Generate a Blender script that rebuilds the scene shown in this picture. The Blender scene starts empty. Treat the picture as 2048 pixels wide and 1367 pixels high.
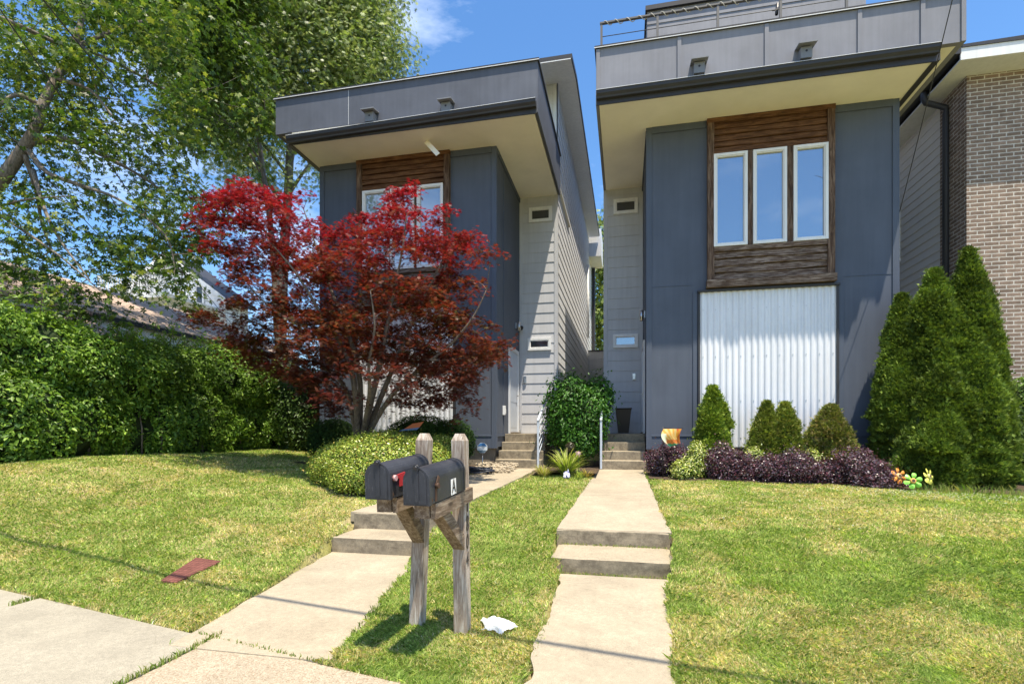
import bpy, bmesh, math, random
import numpy as np
from mathutils import Vector, Matrix

# ------------------------------------------------------------------ camera, sky, sun, exposure
scene = bpy.context.scene
COL = scene.collection
random.seed(7)
RNG = np.random.default_rng(11)
F, VPX, HZ, CX = 1050.0, 1250.0, 866.0, 1024.0
TH = math.atan((VPX - CX) / F)
CT, ST = math.cos(TH), math.sin(TH)
EYE = 1.4
cam_data = bpy.data.cameras.new("camera")
cam_data.sensor_width = 36.0
cam_data.lens = 36.0 * F / 2048.0
cam_data.shift_y = (HZ - 683.5) / 2048.0
cam_data.clip_end = 3000
cam = bpy.data.objects.new("camera", cam_data)
cam.location = (0, 0, EYE)
cam.rotation_euler = (math.radians(90), 0, TH)
COL.objects.link(cam)
scene.camera = cam

SUN_TO = Vector((0.21, -0.25, 1.0)).normalized()
sun_el = math.asin(SUN_TO.z)
sun_az = math.atan2(SUN_TO.x, SUN_TO.y)
world = bpy.data.worlds.new("World")
scene.world = world
world.use_nodes = True
wn, wl = world.node_tree.nodes, world.node_tree.links
wn.clear()
w_out = wn.new("ShaderNodeOutputWorld")
w_bg = wn.new("ShaderNodeBackground")
w_bg.inputs["Strength"].default_value = 0.15
sky = wn.new("ShaderNodeTexSky")
sky.sky_type = 'NISHITA'
sky.sun_disc = False
sky.sun_elevation = sun_el
sky.sun_rotation = sun_az
sky.altitude = 100
sky.air_density = 1.0
sky.dust_density = 0.6
sky.ozone_density = 2.2
w_tc = wn.new("ShaderNodeTexCoord")
w_map = wn.new("ShaderNodeMapping")
w_map.inputs["Scale"].default_value = (1.0, 1.4, 3.2)
w_map.inputs["Rotation"].default_value = (0.0, 0.25, 0.5)
w_no = wn.new("ShaderNodeTexNoise")
w_no.inputs["Scale"].default_value = 2.1
w_no.inputs["Detail"].default_value = 7
w_no.inputs["Roughness"].default_value = 0.62
w_ramp = wn.new("ShaderNodeValToRGB")
w_ramp.color_ramp.elements[0].position = 0.50
w_ramp.color_ramp.elements[0].color = (0, 0, 0, 1)
w_ramp.color_ramp.elements[1].position = 0.95
w_ramp.color_ramp.elements[1].color = (1, 1, 1, 1)
w_mix = wn.new("ShaderNodeMixRGB")
w_mix.inputs[2].default_value = (7.5, 8.0, 8.8, 1)
wl.new(w_tc.outputs["Generated"], w_map.inputs[0])
wl.new(w_map.outputs[0], w_no.inputs["Vector"])
wl.new(w_no.outputs["Fac"], w_ramp.inputs[0])
wl.new(w_ramp.outputs[0], w_mix.inputs[0])
w_hs = wn.new("ShaderNodeHueSaturation")
w_hs.inputs["Saturation"].default_value = 1.22
w_hs.inputs["Value"].default_value = 1.0
wl.new(sky.outputs[0], w_hs.inputs["Color"])
wl.new(w_hs.outputs[0], w_mix.inputs[1])
wl.new(w_mix.outputs[0], w_bg.inputs["Color"])
wl.new(w_bg.outputs[0], w_out.inputs["Surface"])

sun_d = bpy.data.lights.new("sun", 'SUN')
sun_d.energy = 5.0
sun_d.angle = math.radians(0.53)
sun_d.color = (1.0, 0.90, 0.74)
sun = bpy.data.objects.new("sun", sun_d)
sun.rotation_euler = (-SUN_TO).to_track_quat('-Z', 'Y').to_euler()
sun.location = (8, -8, 30)
COL.objects.link(sun)

scene.view_settings.view_transform = 'Standard'
scene.view_settings.look = 'None'
scene.view_settings.gamma = 1
scene.view_settings.exposure = 0.82
scene.render.engine = 'CYCLES'
scene.cycles.max_bounces = 8
scene.cycles.transparent_max_bounces = 8

# ------------------------------------------------------------------ projection helpers (photo pixel -> place)
def P(u, v, Y):
    d = u - VPX
    X = d * CT * CT * Y / (F + d * CT * ST)
    D = Y * CT - X * ST
    return X, EYE + (HZ - v) / F * D
def Q(u, v, D):
    k = (u - CX) / F
    return (D * (-ST + k * CT), D * (CT + k * ST), EYE + (HZ - v) / F * D)
def U(x, y):
    D = y * CT - x * ST
    return VPX + F * x / (CT * D), D

# ------------------------------------------------------------------ noise in numpy
def vnoise(p, seed=0):
    p = np.asarray(p, dtype=np.float64)
    if p.shape[1] == 2:
        p = np.column_stack([p, np.zeros(len(p))])
    i = np.floor(p).astype(np.int64)
    f = p - i
    f = f * f * (3 - 2 * f)
    def h(ix, iy, iz):
        n = (ix * 374761393 + iy * 668265263 + iz * 2147483647 + seed * 974634777) & 0xffffffff
        n = ((n ^ (n >> 13)) * 1274126177) & 0xffffffff
        return ((n ^ (n >> 16)) & 0xffff) / 65535.0
    r = 0
    for dx in (0, 1):
        for dy in (0, 1):
            for dz in (0, 1):
                w = (f[:, 0] if dx else 1 - f[:, 0]) * (f[:, 1] if dy else 1 - f[:, 1]) * (f[:, 2] if dz else 1 - f[:, 2])
                r = r + w * h(i[:, 0] + dx, i[:, 1] + dy, i[:, 2] + dz)
    return r
def fbm(p, seed=0, octaves=3):
    p = np.asarray(p, dtype=np.float64)
    r, a, t = 0, 1.0, 0
    for k in range(octaves):
        r = r + a * vnoise(p * (2 ** k) + 13.7 * k, seed + k)
        t += a
        a *= 0.5
    return r / t

# ------------------------------------------------------------------ materials
def new_mat(name):
    m = bpy.data.materials.new(name)
    m.use_nodes = True
    n, l = m.node_tree.nodes, m.node_tree.links
    b = n["Principled BSDF"]
    return m, n, l, b
def noise_node(n, l, vec, scale, detail=4, rough=0.55):
    t = n.new("ShaderNodeTexNoise")
    t.inputs["Scale"].default_value = scale
    t.inputs["Detail"].default_value = detail
    t.inputs["Roughness"].default_value = rough
    if vec is not None:
        l.new(vec, t.inputs["Vector"])
    return t
def ramp_node(n, l, fac, stops):
    r = n.new("ShaderNodeValToRGB")
    e = r.color_ramp.elements
    while len(e) < len(stops):
        e.new(0.5)
    for k, (p, c) in enumerate(stops):
        e[k].position = p
        e[k].color = (c[0], c[1], c[2], 1) if not isinstance(c, (int, float)) else (c, c, c, 1)
    l.new(fac, r.inputs[0])
    return r
def mix_node(n, l, fac, a, b, mode='MIX'):
    m = n.new("ShaderNodeMixRGB")
    m.blend_type = mode
    for sock, val in ((0, fac), (1, a), (2, b)):
        if isinstance(val, (int, float)):
            m.inputs[sock].default_value = val
        elif isinstance(val, tuple):
            m.inputs[sock].default_value = (*val, 1)
        else:
            l.new(val, m.inputs[sock])
    return m
def coords(n, l, scale=(1, 1, 1), rot=(0, 0, 0)):
    g = n.new("ShaderNodeNewGeometry")
    m = n.new("ShaderNodeMapping")
    m.inputs["Scale"].default_value = scale
    m.inputs["Rotation"].default_value = rot
    l.new(g.outputs["Position"], m.inputs[0])
    return m.outputs[0]
def bump(n, l, b, h, strength=0.3, dist=0.01):
    k = n.new("ShaderNodeBump")
    k.inputs["Strength"].default_value = strength
    k.inputs["Distance"].default_value = dist
    l.new(h, k.inputs["Height"])
    l.new(k.outputs[0], b.inputs["Normal"])
def painted(name, c, var=0.12, rough=0.6, fine=60, big=1.2, bumpd=0.0015, streak=True, spec=0.3, metal=0.0):
    m, n, l, b = new_mat(name)
    v = coords(n, l)
    t1 = noise_node(n, l, v, big, 5, 0.6)
    lo = tuple(x * (1 - var) for x in c)
    hi = tuple(min(1, x * (1 + var)) for x in c)
    r1 = ramp_node(n, l, t1.outputs["Fac"], [(0.3, lo), (0.7, hi)])
    out = r1.outputs[0]
    if streak:
        v2 = coords(n, l, (6, 6, 0.35))
        t2 = noise_node(n, l, v2, 2.0, 4, 0.6)
        r2 = ramp_node(n, l, t2.outputs["Fac"], [(0.35, 0.88), (0.65, 1.0)])
        out = mix_node(n, l, 0.8, out, r2.outputs[0], 'MULTIPLY').outputs[0]
    l.new(out, b.inputs["Base Color"])
    b.inputs["Roughness"].default_value = rough
    b.inputs["Specular IOR Level"].default_value = spec
    b.inputs["Metallic"].default_value = metal
    t3 = noise_node(n, l, v, fine, 3, 0.6)
    bump(n, l, b, t3.outputs["Fac"], 0.5, bumpd)
    return m
def concrete(name, c, dark, speck=220, stain=0.5, pebble=False, mold=0.0):
    m, n, l, b = new_mat(name)
    v = coords(n, l)
    t1 = noise_node(n, l, v, 1.7, 9, 0.72)
    r1 = ramp_node(n, l, t1.outputs["Fac"], [(0.32, tuple(x * 0.78 for x in c)), (0.66, tuple(x * 1.06 for x in c))])
    t2 = noise_node(n, l, v, speck, 2, 0.7)
    r2 = ramp_node(n, l, t2.outputs["Fac"], [(0.32, 0.5), (0.6, 1.05)])
    o = mix_node(n, l, 0.85, r1.outputs[0], r2.outputs[0], 'MULTIPLY').outputs[0]
    if pebble:
        vo = n.new("ShaderNodeTexVoronoi")
        vo.inputs["Scale"].default_value = 95
        l.new(v, vo.inputs["Vector"])
        r3 = ramp_node(n, l, vo.outputs["Color"], [(0.2, (0.62, 0.5, 0.4)), (0.5, (1, 0.97, 0.92)), (0.8, (0.8, 0.77, 0.7))])
        o = mix_node(n, l, 0.75, o, r3.outputs[0], 'MULTIPLY').outputs[0]
    t7 = noise_node(n, l, v, 26, 6, 0.8)
    r7 = ramp_node(n, l, t7.outputs["Fac"], [(0.3, 0.74), (0.6, 1.05)])
    o = mix_node(n, l, 0.8, o, r7.outputs[0], 'MULTIPLY').outputs[0]
    t4 = noise_node(n, l, v, 5.0, 8, 0.75)
    r4 = ramp_node(n, l, t4.outputs["Fac"], [(0.5, 0.0), (0.72, 1.0)])
    mm = n.new("ShaderNodeMath"); mm.operation = 'MULTIPLY'
    l.new(r4.outputs[0], mm.inputs[0]); mm.inputs[1].default_value = stain
    o = mix_node(n, l, mm.outputs[0], o, dark).outputs[0]
    if mold > 0:   # dark mildew on the upright faces
        g = n.new("ShaderNodeNewGeometry")
        s = n.new("ShaderNodeSeparateXYZ"); l.new(g.outputs["Normal"], s.inputs[0])
        a = n.new("ShaderNodeMath"); a.operation = 'ABSOLUTE'; l.new(s.outputs[2], a.inputs[0])
        r5 = ramp_node(n, l, a.outputs[0], [(0.3, 1.0), (0.7, 0.0)])
        t6 = noise_node(n, l, v, 7.5, 9, 0.78)
        r6 = ramp_node(n, l, t6.outputs["Fac"], [(0.40, 0.15), (0.62, 1.0)])
        k = n.new("ShaderNodeMath"); k.operation = 'MULTIPLY'
        l.new(r5.outputs[0], k.inputs[0]); l.new(r6.outputs[0], k.inputs[1])
        k2 = n.new("ShaderNodeMath"); k2.operation = 'MULTIPLY'
        l.new(k.outputs[0], k2.inputs[0]); k2.inputs[1].default_value = mold
        o = mix_node(n, l, k2.outputs[0], o, (0.12, 0.10, 0.075)).outputs[0]
    l.new(o, b.inputs["Base Color"])
    b.inputs["Roughness"].default_value = 0.92
    b.inputs["Specular IOR Level"].default_value = 0.2
    bump(n, l, b, t2.outputs["Fac"], 0.5, 0.002)
    return m
def wood(name, a, c, axis='X', scale=1.0, rough=0.8):
    m, n, l, b = new_mat(name)
    st = {'X': (0.9, 9, 9), 'Z': (9, 9, 0.9), 'Y': (9, 0.9, 9)}[axis]
    v = coords(n, l, tuple(s * scale for s in st))
    t = noise_node(n, l, v, 3.2, 8, 0.68)
    t.inputs["Distortion"].default_value = 0.6
    r = ramp_node(n, l, t.outputs["Fac"], [(0.28, tuple(x * 0.45 for x in a)), (0.45, a), (0.72, c)])
    v2 = coords(n, l)
    t2 = noise_node(n, l, v2, 2.3, 4, 0.6)
    r2 = ramp_node(n, l, t2.outputs["Fac"], [(0.3, 0.7), (0.65, 1.1)])
    o = mix_node(n, l, 1.0, r.outputs[0], r2.outputs[0], 'MULTIPLY').outputs[0]
    # knots
    vk = coords(n, l, {'X': (2.2, 6, 6), 'Z': (7, 7, 2.2), 'Y': (6, 2.2, 6)}[axis])
    vo = n.new("ShaderNodeTexVoronoi"); vo.inputs["Scale"].default_value = 1.3; l.new(vk, vo.inputs["Vector"])
    rk = ramp_node(n, l, vo.outputs["Distance"], [(0.05, 0.35), (0.16, 1.0)])
    o = mix_node(n, l, 0.8, o, rk.outputs[0], 'MULTIPLY').outputs[0]
    l.new(o, b.inputs["Base Color"])
    b.inputs["Roughness"].default_value = rough
    b.inputs["Specular IOR Level"].default_value = 0.25
    bump(n, l, b, t.outputs["Fac"], 0.6, 0.004)
    return m
def leafmat(name, trans=0.35, rough=0.45, spec=0.35, tgain=(1.3, 1.35, 0.7)):
    m, n, l, b = new_mat(name)
    at = n.new("ShaderNodeAttribute"); at.attribute_name = "Col"
    l.new(at.outputs["Color"], b.inputs["Base Color"])
    b.inputs["Roughness"].default_value = rough
    b.inputs["Specular IOR Level"].default_value = spec
    tr = n.new("ShaderNodeBsdfTranslucent")
    g = mix_node(n, l, 1.0, at.outputs["Color"], tgain, 'MULTIPLY')
    l.new(g.outputs[0], tr.inputs["Color"])
    mx = n.new("ShaderNodeMixShader"); mx.inputs[0].default_value = trans
    l.new(b.outputs[0], mx.inputs[1]); l.new(tr.outputs[0], mx.inputs[2])
    l.new(mx.outputs[0], n["Material Output"].inputs["Surface"])
    return m
def glass(name, tint, refl=0.35, rough=0.02, bumpy=0.004):
    m, n, l, b = new_mat(name)
    b.inputs["Base Color"].default_value = (*tint, 1)
    b.inputs["Roughness"].default_value = 0.5
    gl = n.new("ShaderNodeBsdfGlossy")
    gl.inputs["Roughness"].default_value = rough
    gl.inputs["Color"].default_value = (0.85, 0.93, 1.0, 1)
    t = noise_node(n, l, coords(n, l), 1.5, 2)
    bn = n.new("ShaderNodeBump"); bn.inputs["Strength"].default_value = 0.3; bn.inputs["Distance"].default_value = bumpy
    l.new(t.outputs["Fac"], bn.inputs["Height"]); l.new(bn.outputs[0], gl.inputs["Normal"])
    mx = n.new("ShaderNodeMixShader"); mx.inputs[0].default_value = refl
    l.new(b.outputs[0], mx.inputs[1]); l.new(gl.outputs[0], mx.inputs[2])
    l.new(mx.outputs[0], n["Material Output"].inputs["Surface"])
    return m
def plain(name, c, rough=0.5, metal=0.0, spec=0.5, var=0.06):
    return painted(name, c, var=var, rough=rough, big=9, bumpd=0.0004, streak=False, spec=spec, metal=metal)
def brickmat(name, mortar, c1, c2, bw, bh, msize=0.012, offset=0.5, swap=False, bumpd=0.01, roof=False):
    m, n, l, b = new_mat(name)
    g = n.new("ShaderNodeNewGeometry")
    sp = n.new("ShaderNodeSeparateXYZ"); l.new(g.outputs["Position"], sp.inputs[0])
    cb = n.new("ShaderNodeCombineXYZ")
    if roof:
        l.new(sp.outputs[1], cb.inputs[0]); l.new(sp.outputs[0], cb.inputs[1])
    else:
        ad = n.new("ShaderNodeMath"); ad.operation = 'ADD'
        l.new(sp.outputs[0], ad.inputs[0]); l.new(sp.outputs[1], ad.inputs[1])
        l.new(ad.outputs[0], cb.inputs[0]); l.new(sp.outputs[2], cb.inputs[1])
    # slight waviness so courses are not perfect
    nz = noise_node(n, l, g.outputs["Position"], 22, 3, 0.6)
    va = n.new("ShaderNodeVectorMath"); va.operation = 'MULTIPLY_ADD'
    l.new(nz.outputs["Color"], va.inputs[0]); va.inputs[1].default_value = (0.014, 0.014, 0); l.new(cb.outputs[0], va.inputs[2])
    bt = n.new("ShaderNodeTexBrick")
    bt.inputs["Scale"].default_value = 1.0
    bt.inputs["Brick Width"].default_value = bw
    bt.inputs["Row Height"].default_value = bh
    bt.inputs["Mortar Size"].default_value = msize
    bt.inputs["Mortar Smooth"].default_value = 0.25
    bt.inputs["Bias"].default_value = -0.1
    bt.offset = offset
    bt.inputs["Color1"].default_value = (*c1, 1)
    bt.inputs["Color2"].default_value = (*c2, 1)
    bt.inputs["Mortar"].default_value = (*mortar, 1)
    l.new(va.outputs[0], bt.inputs["Vector"])
    t = noise_node(n, l, g.outputs["Position"], 6.5, 6, 0.7)
    r = ramp_node(n, l, t.outputs["Fac"], [(0.3, 0.72), (0.7, 1.2)])
    o = mix_node(n, l, 1.0, bt.outputs["Color"], r.outputs[0], 'MULTIPLY')
    l.new(o.outputs[0], b.inputs["Base Color"])
    b.inputs["Roughness"].default_value = 0.9
    b.inputs["Specular IOR Level"].default_value = 0.15
    inv = n.new("ShaderNodeMath"); inv.operation = 'SUBTRACT'; inv.inputs[0].default_value = 1.0
    l.new(bt.outputs["Fac"], inv.inputs[1])
    bump(n, l, b, inv.outputs[0], 0.8, bumpd)
    return m

M = {}
M['slate'] = painted('slate_paint', (0.088, 0.104, 0.138), var=0.10, fine=140, bumpd=0.001, rough=0.7)
M['slate_trim'] = painted('slate_trim_paint', (0.082, 0.100, 0.136), var=0.05, fine=140, bumpd=0.001, rough=0.7)
M['parapet_dark'] = painted('parapet_blue_grey', (0.100, 0.110, 0.138), var=0.17, fine=90, bumpd=0.002, rough=0.65)
M['parapet_light'] = painted('parapet_grey', (0.215, 0.22, 0.25), var=0.12, fine=90, bumpd=0.002, rough=0.65)
M['gutter'] = painted('gutter_dark_metal', (0.042, 0.042, 0.046), var=0.12, rough=0.5, streak=True, bumpd=0.0005)
M['cream'] = painted('cream_soffit', (0.88, 0.84, 0.72), var=0.06, fine=80, bumpd=0.0008, streak=False, rough=0.8)
M['siding'] = painted('grey_siding', (0.52, 0.525, 0.54), var=0.05, fine=120, bumpd=0.001, rough=0.65)
M['siding_light'] = painted('pale_siding', (0.70, 0.71, 0.72), var=0.04, fine=120, bumpd=0.001, rough=0.65)
M['white'] = painted('white_paint', (0.78, 0.78, 0.77), var=0.04, fine=90, bumpd=0.0006, rough=0.5)
M['white_siding'] = painted('white_siding', (0.84, 0.85, 0.86), var=0.04, fine=90, bumpd=0.001, rough=0.6)
M['corr'] = painted('corrugated_white_metal', (0.74, 0.755, 0.79), var=0.04, rough=0.42, bumpd=0.0004, streak=True, spec=0.5)
M['wood_dark'] = wood('stained_cedar', (0.095, 0.042, 0.019), (0.25, 0.13, 0.065), 'X')
M['wood_grey'] = wood('weathered_cedar', (0.10, 0.060, 0.038), (0.42, 0.33, 0.26), 'X', 1.4)
M['wood_post_v'] = wood('cedar_upright', (0.08, 0.045, 0.028), (0.26, 0.18, 0.125), 'Z')
M['grey_post'] = wood('silvered_timber', (0.32, 0.245, 0.185), (0.72, 0.66, 0.57), 'Z', 1.6)
M['grey_arm'] = wood('silvered_timber_arm', (0.17, 0.12, 0.08), (0.42, 0.34, 0.25), 'Y', 1.6)
M['conc_path'] = concrete('path_concrete', (0.45, 0.385, 0.28), (0.30, 0.26, 0.19), stain=0.6)
M['conc_step'] = concrete('step_concrete', (0.43, 0.365, 0.26), (0.25, 0.21, 0.15), stain=0.5, mold=0.8)
M['conc_walk'] = concrete('sidewalk_concrete', (0.40, 0.365, 0.285), (0.28, 0.255, 0.20), stain=0.75)
M['conc_pebble'] = concrete('pebbled_concrete', (0.50, 0.44, 0.34), (0.32, 0.27, 0.2), speck=120, stain=0.4, pebble=True)
M['foundation'] = concrete('foundation_concrete', (0.30, 0.25, 0.19), (0.16, 0.13, 0.10), stain=0.6)
M['asphalt'] = concrete('asphalt', (0.07, 0.068, 0.066), (0.04, 0.04, 0.04), stain=0.5)
M['glass'] = glass('window_glass', (0.07, 0.10, 0.14), 0.33)
M['glass_dark'] = glass('dark_window_glass', (0.015, 0.015, 0.015), 0.06)
M['glass_left'] = glass('curtained_window_glass', (0.20, 0.24, 0.28), 0.25)
M['rail_metal'] = plain('pale_blue_grey_metal', (0.50, 0.55, 0.62), 0.45, 0.0)
M['black_metal'] = plain('black_metal', (0.02, 0.02, 0.022), 0.45, 0.0)
M['dark_rail'] = plain('bronze_grey_rail', (0.10, 0.095, 0.09), 0.5)
M['steel'] = plain('brushed_steel', (0.55, 0.55, 0.55), 0.3, 1.0)
M['brick'] = brickmat('mixed_brown_brick', (0.56, 0.52, 0.47), (0.275, 0.20, 0.155), (0.185, 0.135, 0.105), 0.26, 0.083, 0.011)
M['brick_red'] = brickmat('red_brick', (0.35, 0.3, 0.25), (0.28, 0.11, 0.07), (0.22, 0.08, 0.05), 0.22, 0.075, 0.01)
M['shingle'] = brickmat('brown_shingle', (0.13, 0.095, 0.075), (0.50, 0.38, 0.30), (0.37, 0.28, 0.22), 0.33, 0.14, 0.010, 0.4, roof=True)
M['lid'] = brickmat('red_lid', (0.10, 0.045, 0.035), (0.19, 0.075, 0.06), (0.15, 0.06, 0.048), 0.05, 0.05, 0.004, 0.0, roof=True, bumpd=0.004)
M['leaf'] = leafmat('leaf', 0.35)
M['leaf_red'] = leafmat('red_leaf', 0.4, tgain=(1.6, 0.8, 0.9), spec=0.3)
M['leaf_waxy'] = leafmat('waxy_leaf', 0.22, rough=0.35, spec=0.5)
M['needle'] = leafmat('conifer_spray', 0.2, rough=0.6, spec=0.2)
M['grass'] = leafmat('grass_blade', 0.4, rough=0.6, spec=0.2)
M['bark'] = wood('grey_bark', (0.15, 0.125, 0.10), (0.30, 0.265, 0.22), 'Z', 1.3, 0.95)
M['bark_maple'] = wood('smooth_bark', (0.13, 0.10, 0.08), (0.27, 0.22, 0.175), 'Z', 1.3, 0.9)
def flatcol(name, c, rough=0.6):
    m, n, l, b = new_mat(name)
    t = noise_node(n, l, coords(n, l), 14, 4)
    r = ramp_node(n, l, t.outputs["Fac"], [(0.35, tuple(x * 0.7 for x in c)), (0.65, c)])
    l.new(r.outputs[0], b.inputs["Base Color"])
    b.inputs["Roughness"].default_value = rough
    b.inputs["Specular IOR Level"].default_value = 0.2
    return m
M['inner_green'] = flatcol('core_dark_green', (0.028, 0.045, 0.014), 0.9)  # dark hull colour standing in for the shade inside foliage
M['inner_purple'] = flatcol('core_dark_purple', (0.03, 0.016, 0.018), 0.9)  # same dark hull colour for the purple bushes

# ------------------------------------------------------------------ object helpers
def tag(o, label=None, cat=None, group=None, kind=None):
    if label: o['label'] = label
    if cat: o['category'] = cat
    if group: o['group'] = group
    if kind: o['kind'] = kind
    return o
def empty(name, loc, label, cat, group=None):
    o = bpy.data.objects.new(name, None)
    o.location = loc
    o.empty_display_size = 0.2
    COL.objects.link(o)
    return tag(o, label, cat, group)
def link(o, parent=None):
    COL.objects.link(o)
    if parent is not None:
        o.parent = parent
        off = Vector((0, 0, 0))
        p = parent
        while p is not None:
            off += p.location
            p = p.parent
        o.location = -off
    return o
class MB:
    def __init__(s):
        s.v = []; s.f = []; s.mi = []; s.m = 0; s.smooth = set()
    def quad(s, a, b, c, d):
        k = len(s.v); s.v += [a, b, c, d]; s.f.append((k, k + 1, k + 2, k + 3)); s.mi.append(s.m)
    def poly(s, pts):
        k = len(s.v); s.v += list(pts); s.f.append(tuple(range(k, k + len(pts)))); s.mi.append(s.m)
    def box(s, x0, x1, y0, y1, z0, z1):
        if x0 > x1: x0, x1 = x1, x0
        if y0 > y1: y0, y1 = y1, y0
        if z0 > z1: z0, z1 = z1, z0
        s.hexa([(x0, y0, z0), (x1, y0, z0), (x1, y1, z0), (x0, y1, z0), (x0, y0, z1), (x1, y0, z1), (x1, y1, z1), (x0, y1, z1)])
    def hexa(s, p):
        k = len(s.v); s.v += [tuple(q) for q in p]
        for f in ((0, 3, 2, 1), (4, 5, 6, 7), (0, 1, 5, 4), (1, 2, 6, 5), (2, 3, 7, 6), (3, 0, 4, 7)):
            s.f.append(tuple(k + i for i in f)); s.mi.append(s.m)
    def bar(s, a, b, w, h, up=(0, 0, 1)):
        a, b = Vector(a), Vector(b)
        d = (b - a).normalized()
        sd = d.cross(Vector(up))
        if sd.length < 1e-5: sd = d.cross(Vector((0, 1, 0)))
        sd.normalize(); u2 = sd.cross(d)
        p = []
        for q in (a, b):
            p.append([q - sd * w / 2 - u2 * h / 2, q + sd * w / 2 - u2 * h / 2, q + sd * w / 2 + u2 * h / 2, q - sd * w / 2 + u2 * h / 2])
        s.hexa([p[0][0], p[0][1], p[1][1], p[1][0], p[0][3], p[0][2], p[1][2], p[1][3]])
    def tube(s, pts, rad, n=6, cap=True):
        pts = [Vector(p) for p in pts]
        if isinstance(rad, (int, float)): rad = [rad] * len(pts)
        k0 = len(s.v)
        ref = None
        for i, p in enumerate(pts):
            d = (pts[min(i + 1, len(pts) - 1)] - pts[max(i - 1, 0)])
            if d.length < 1e-9: d = Vector((0, 0, 1))
            d.normalize()
            if ref is None:
                ref = d.orthogonal().normalized()
            ref = (ref - d * ref.dot(d))
            if ref.length < 1e-6: ref = d.orthogonal()
            ref.normalize()
            w = d.cross(ref)
            for j in range(n):
                a = 2 * math.pi * j / n
                s.v.append(tuple(p + (ref * math.cos(a) + w * math.sin(a)) * rad[i]))
        for i in range(len(pts) - 1):
            for j in range(n):
                s.smooth.add(len(s.f))
                s.f.append((k0 + i * n + j, k0 + i * n + (j + 1) % n, k0 + (i + 1) * n + (j + 1) % n, k0 + (i + 1) * n + j)); s.mi.append(s.m)
        if cap:
            s.f.append(tuple(k0 + j for j in reversed(range(n)))); s.mi.append(s.m)
            s.f.append(tuple(k0 + (len(pts) - 1) * n + j for j in range(n))); s.mi.append(s.m)
    def mesh(s, name, mats):
        me = bpy.data.meshes.new(name)
        me.from_pydata([tuple(map(float, q)) for q in s.v], [], s.f)
        if not isinstance(mats, (list, tuple)): mats = [mats]
        for m in mats: me.materials.append(m)
        me.polygons.foreach_set("material_index", s.mi)
        if s.smooth:
            sm = [i in s.smooth for i in range(len(s.f))]
            me.polygons.foreach_set("use_smooth", sm)
        me.update()
        return me
    def build(s, name, mats, parent=None, bevel=0.0, **tags):
        o = bpy.data.objects.new(name, s.mesh(name, mats))
        link(o, parent)
        if bevel:
            b = o.modifiers.new("bevel", 'BEVEL'); b.width = bevel; b.segments = 2; b.limit_method = 'ANGLE'; b.angle_limit = math.radians(40)
        return tag(o, **tags)
def copy_tree(o, parent=None):
    c = o.copy(); COL.objects.link(c)
    if parent is not None: c.parent = parent
    for ch in [x for x in bpy.data.objects if x.parent == o]:
        copy_tree(ch, c)
    return c
def text_mesh(txt, size, extrude=0.0008):
    cu = bpy.data.curves.new("txt", 'FONT')
    cu.body = txt; cu.size = size; cu.extrude = extrude
    cu.align_x = 'CENTER'; cu.align_y = 'CENTER'
    o = bpy.data.objects.new("txt", cu)
    COL.objects.link(o)
    dg = bpy.context.evaluated_depsgraph_get()
    me = bpy.data.meshes.new_from_object(o.evaluated_get(dg))
    bpy.data.objects.remove(o)
    bpy.data.curves.remove(cu)
    return me

# fast mesh from numpy: verts (n,3), faces as (start, total, flat loops)
def np_mesh(name, verts, loops, totals, cols=None, mat=None, smooth=False):
    me = bpy.data.meshes.new(name)
    me.vertices.add(len(verts))
    me.vertices.foreach_set("co", np.ascontiguousarray(verts, dtype=np.float32).ravel())
    me.loops.add(len(loops))
    me.loops.foreach_set("vertex_index", np.ascontiguousarray(loops, dtype=np.int32))
    me.polygons.add(len(totals))
    st = np.concatenate([[0], np.cumsum(totals)[:-1]]).astype(np.int32)
    me.polygons.foreach_set("loop_start", st)
    me.polygons.foreach_set("loop_total", np.asarray(totals, dtype=np.int32))
    if smooth:
        me.polygons.foreach_set("use_smooth", np.ones(len(totals), dtype=bool))
    if cols is not None:
        a = me.attributes.new("Col", 'FLOAT_COLOR', 'POINT')
        a.data.foreach_set("color", np.column_stack([cols, np.ones(len(cols))]).astype(np.float32).ravel())
    me.update(calc_edges=True)
    if mat: me.materials.append(mat)
    return me
SHAPES = {}
def _kites(angs, lens, w, z=0.0):
    v = [(0, 0, 0)]; f = []
    for a, L in zip(angs, lens):
        a = math.radians(a); k = len(v)
        dx, dy = math.sin(a), math.cos(a)
        v += [(dx * L * .5 - dy * w, dy * L * .5 + dx * w, z), (dx * L, dy * L, -z * 2), (dx * L * .5 + dy * w, dy * L * .5 - dx * w, z)]
        f.append((0, k, k + 1, k + 2))
    return np.array(v), f
SHAPES['maple'] = _kites([-105, -52, 0, 52, 105], [.62, .9, 1.0, .9, .62], .2, .04)
SHAPES['palm'] = _kites([-110, -66, -30, 0, 30, 66, 110], [.5, .8, .95, 1.0, .95, .8, .5], .105, .03)
SHAPES['fan'] = _kites([-42, 0, 42], [.75, 1.0, .75], .13, .05)
SHAPES['oval'] = (np.array([(0, 0, 0), (-.2, .3, .05), (-.19, .65, .03), (0, 1, -.08), (.19, .65, .03), (.2, .3, .05), (0, .5, -.02)]),
                  [(0, 6, 2, 1), (6, 3, 2), (0, 5, 4, 6), (6, 4, 3)])
SHAPES['dia'] = (np.array([(0, 0, 0), (-.3, .5, .05), (0, 1, -.05), (.3, .5, .05)]), [(0, 3, 2, 1)])
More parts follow.
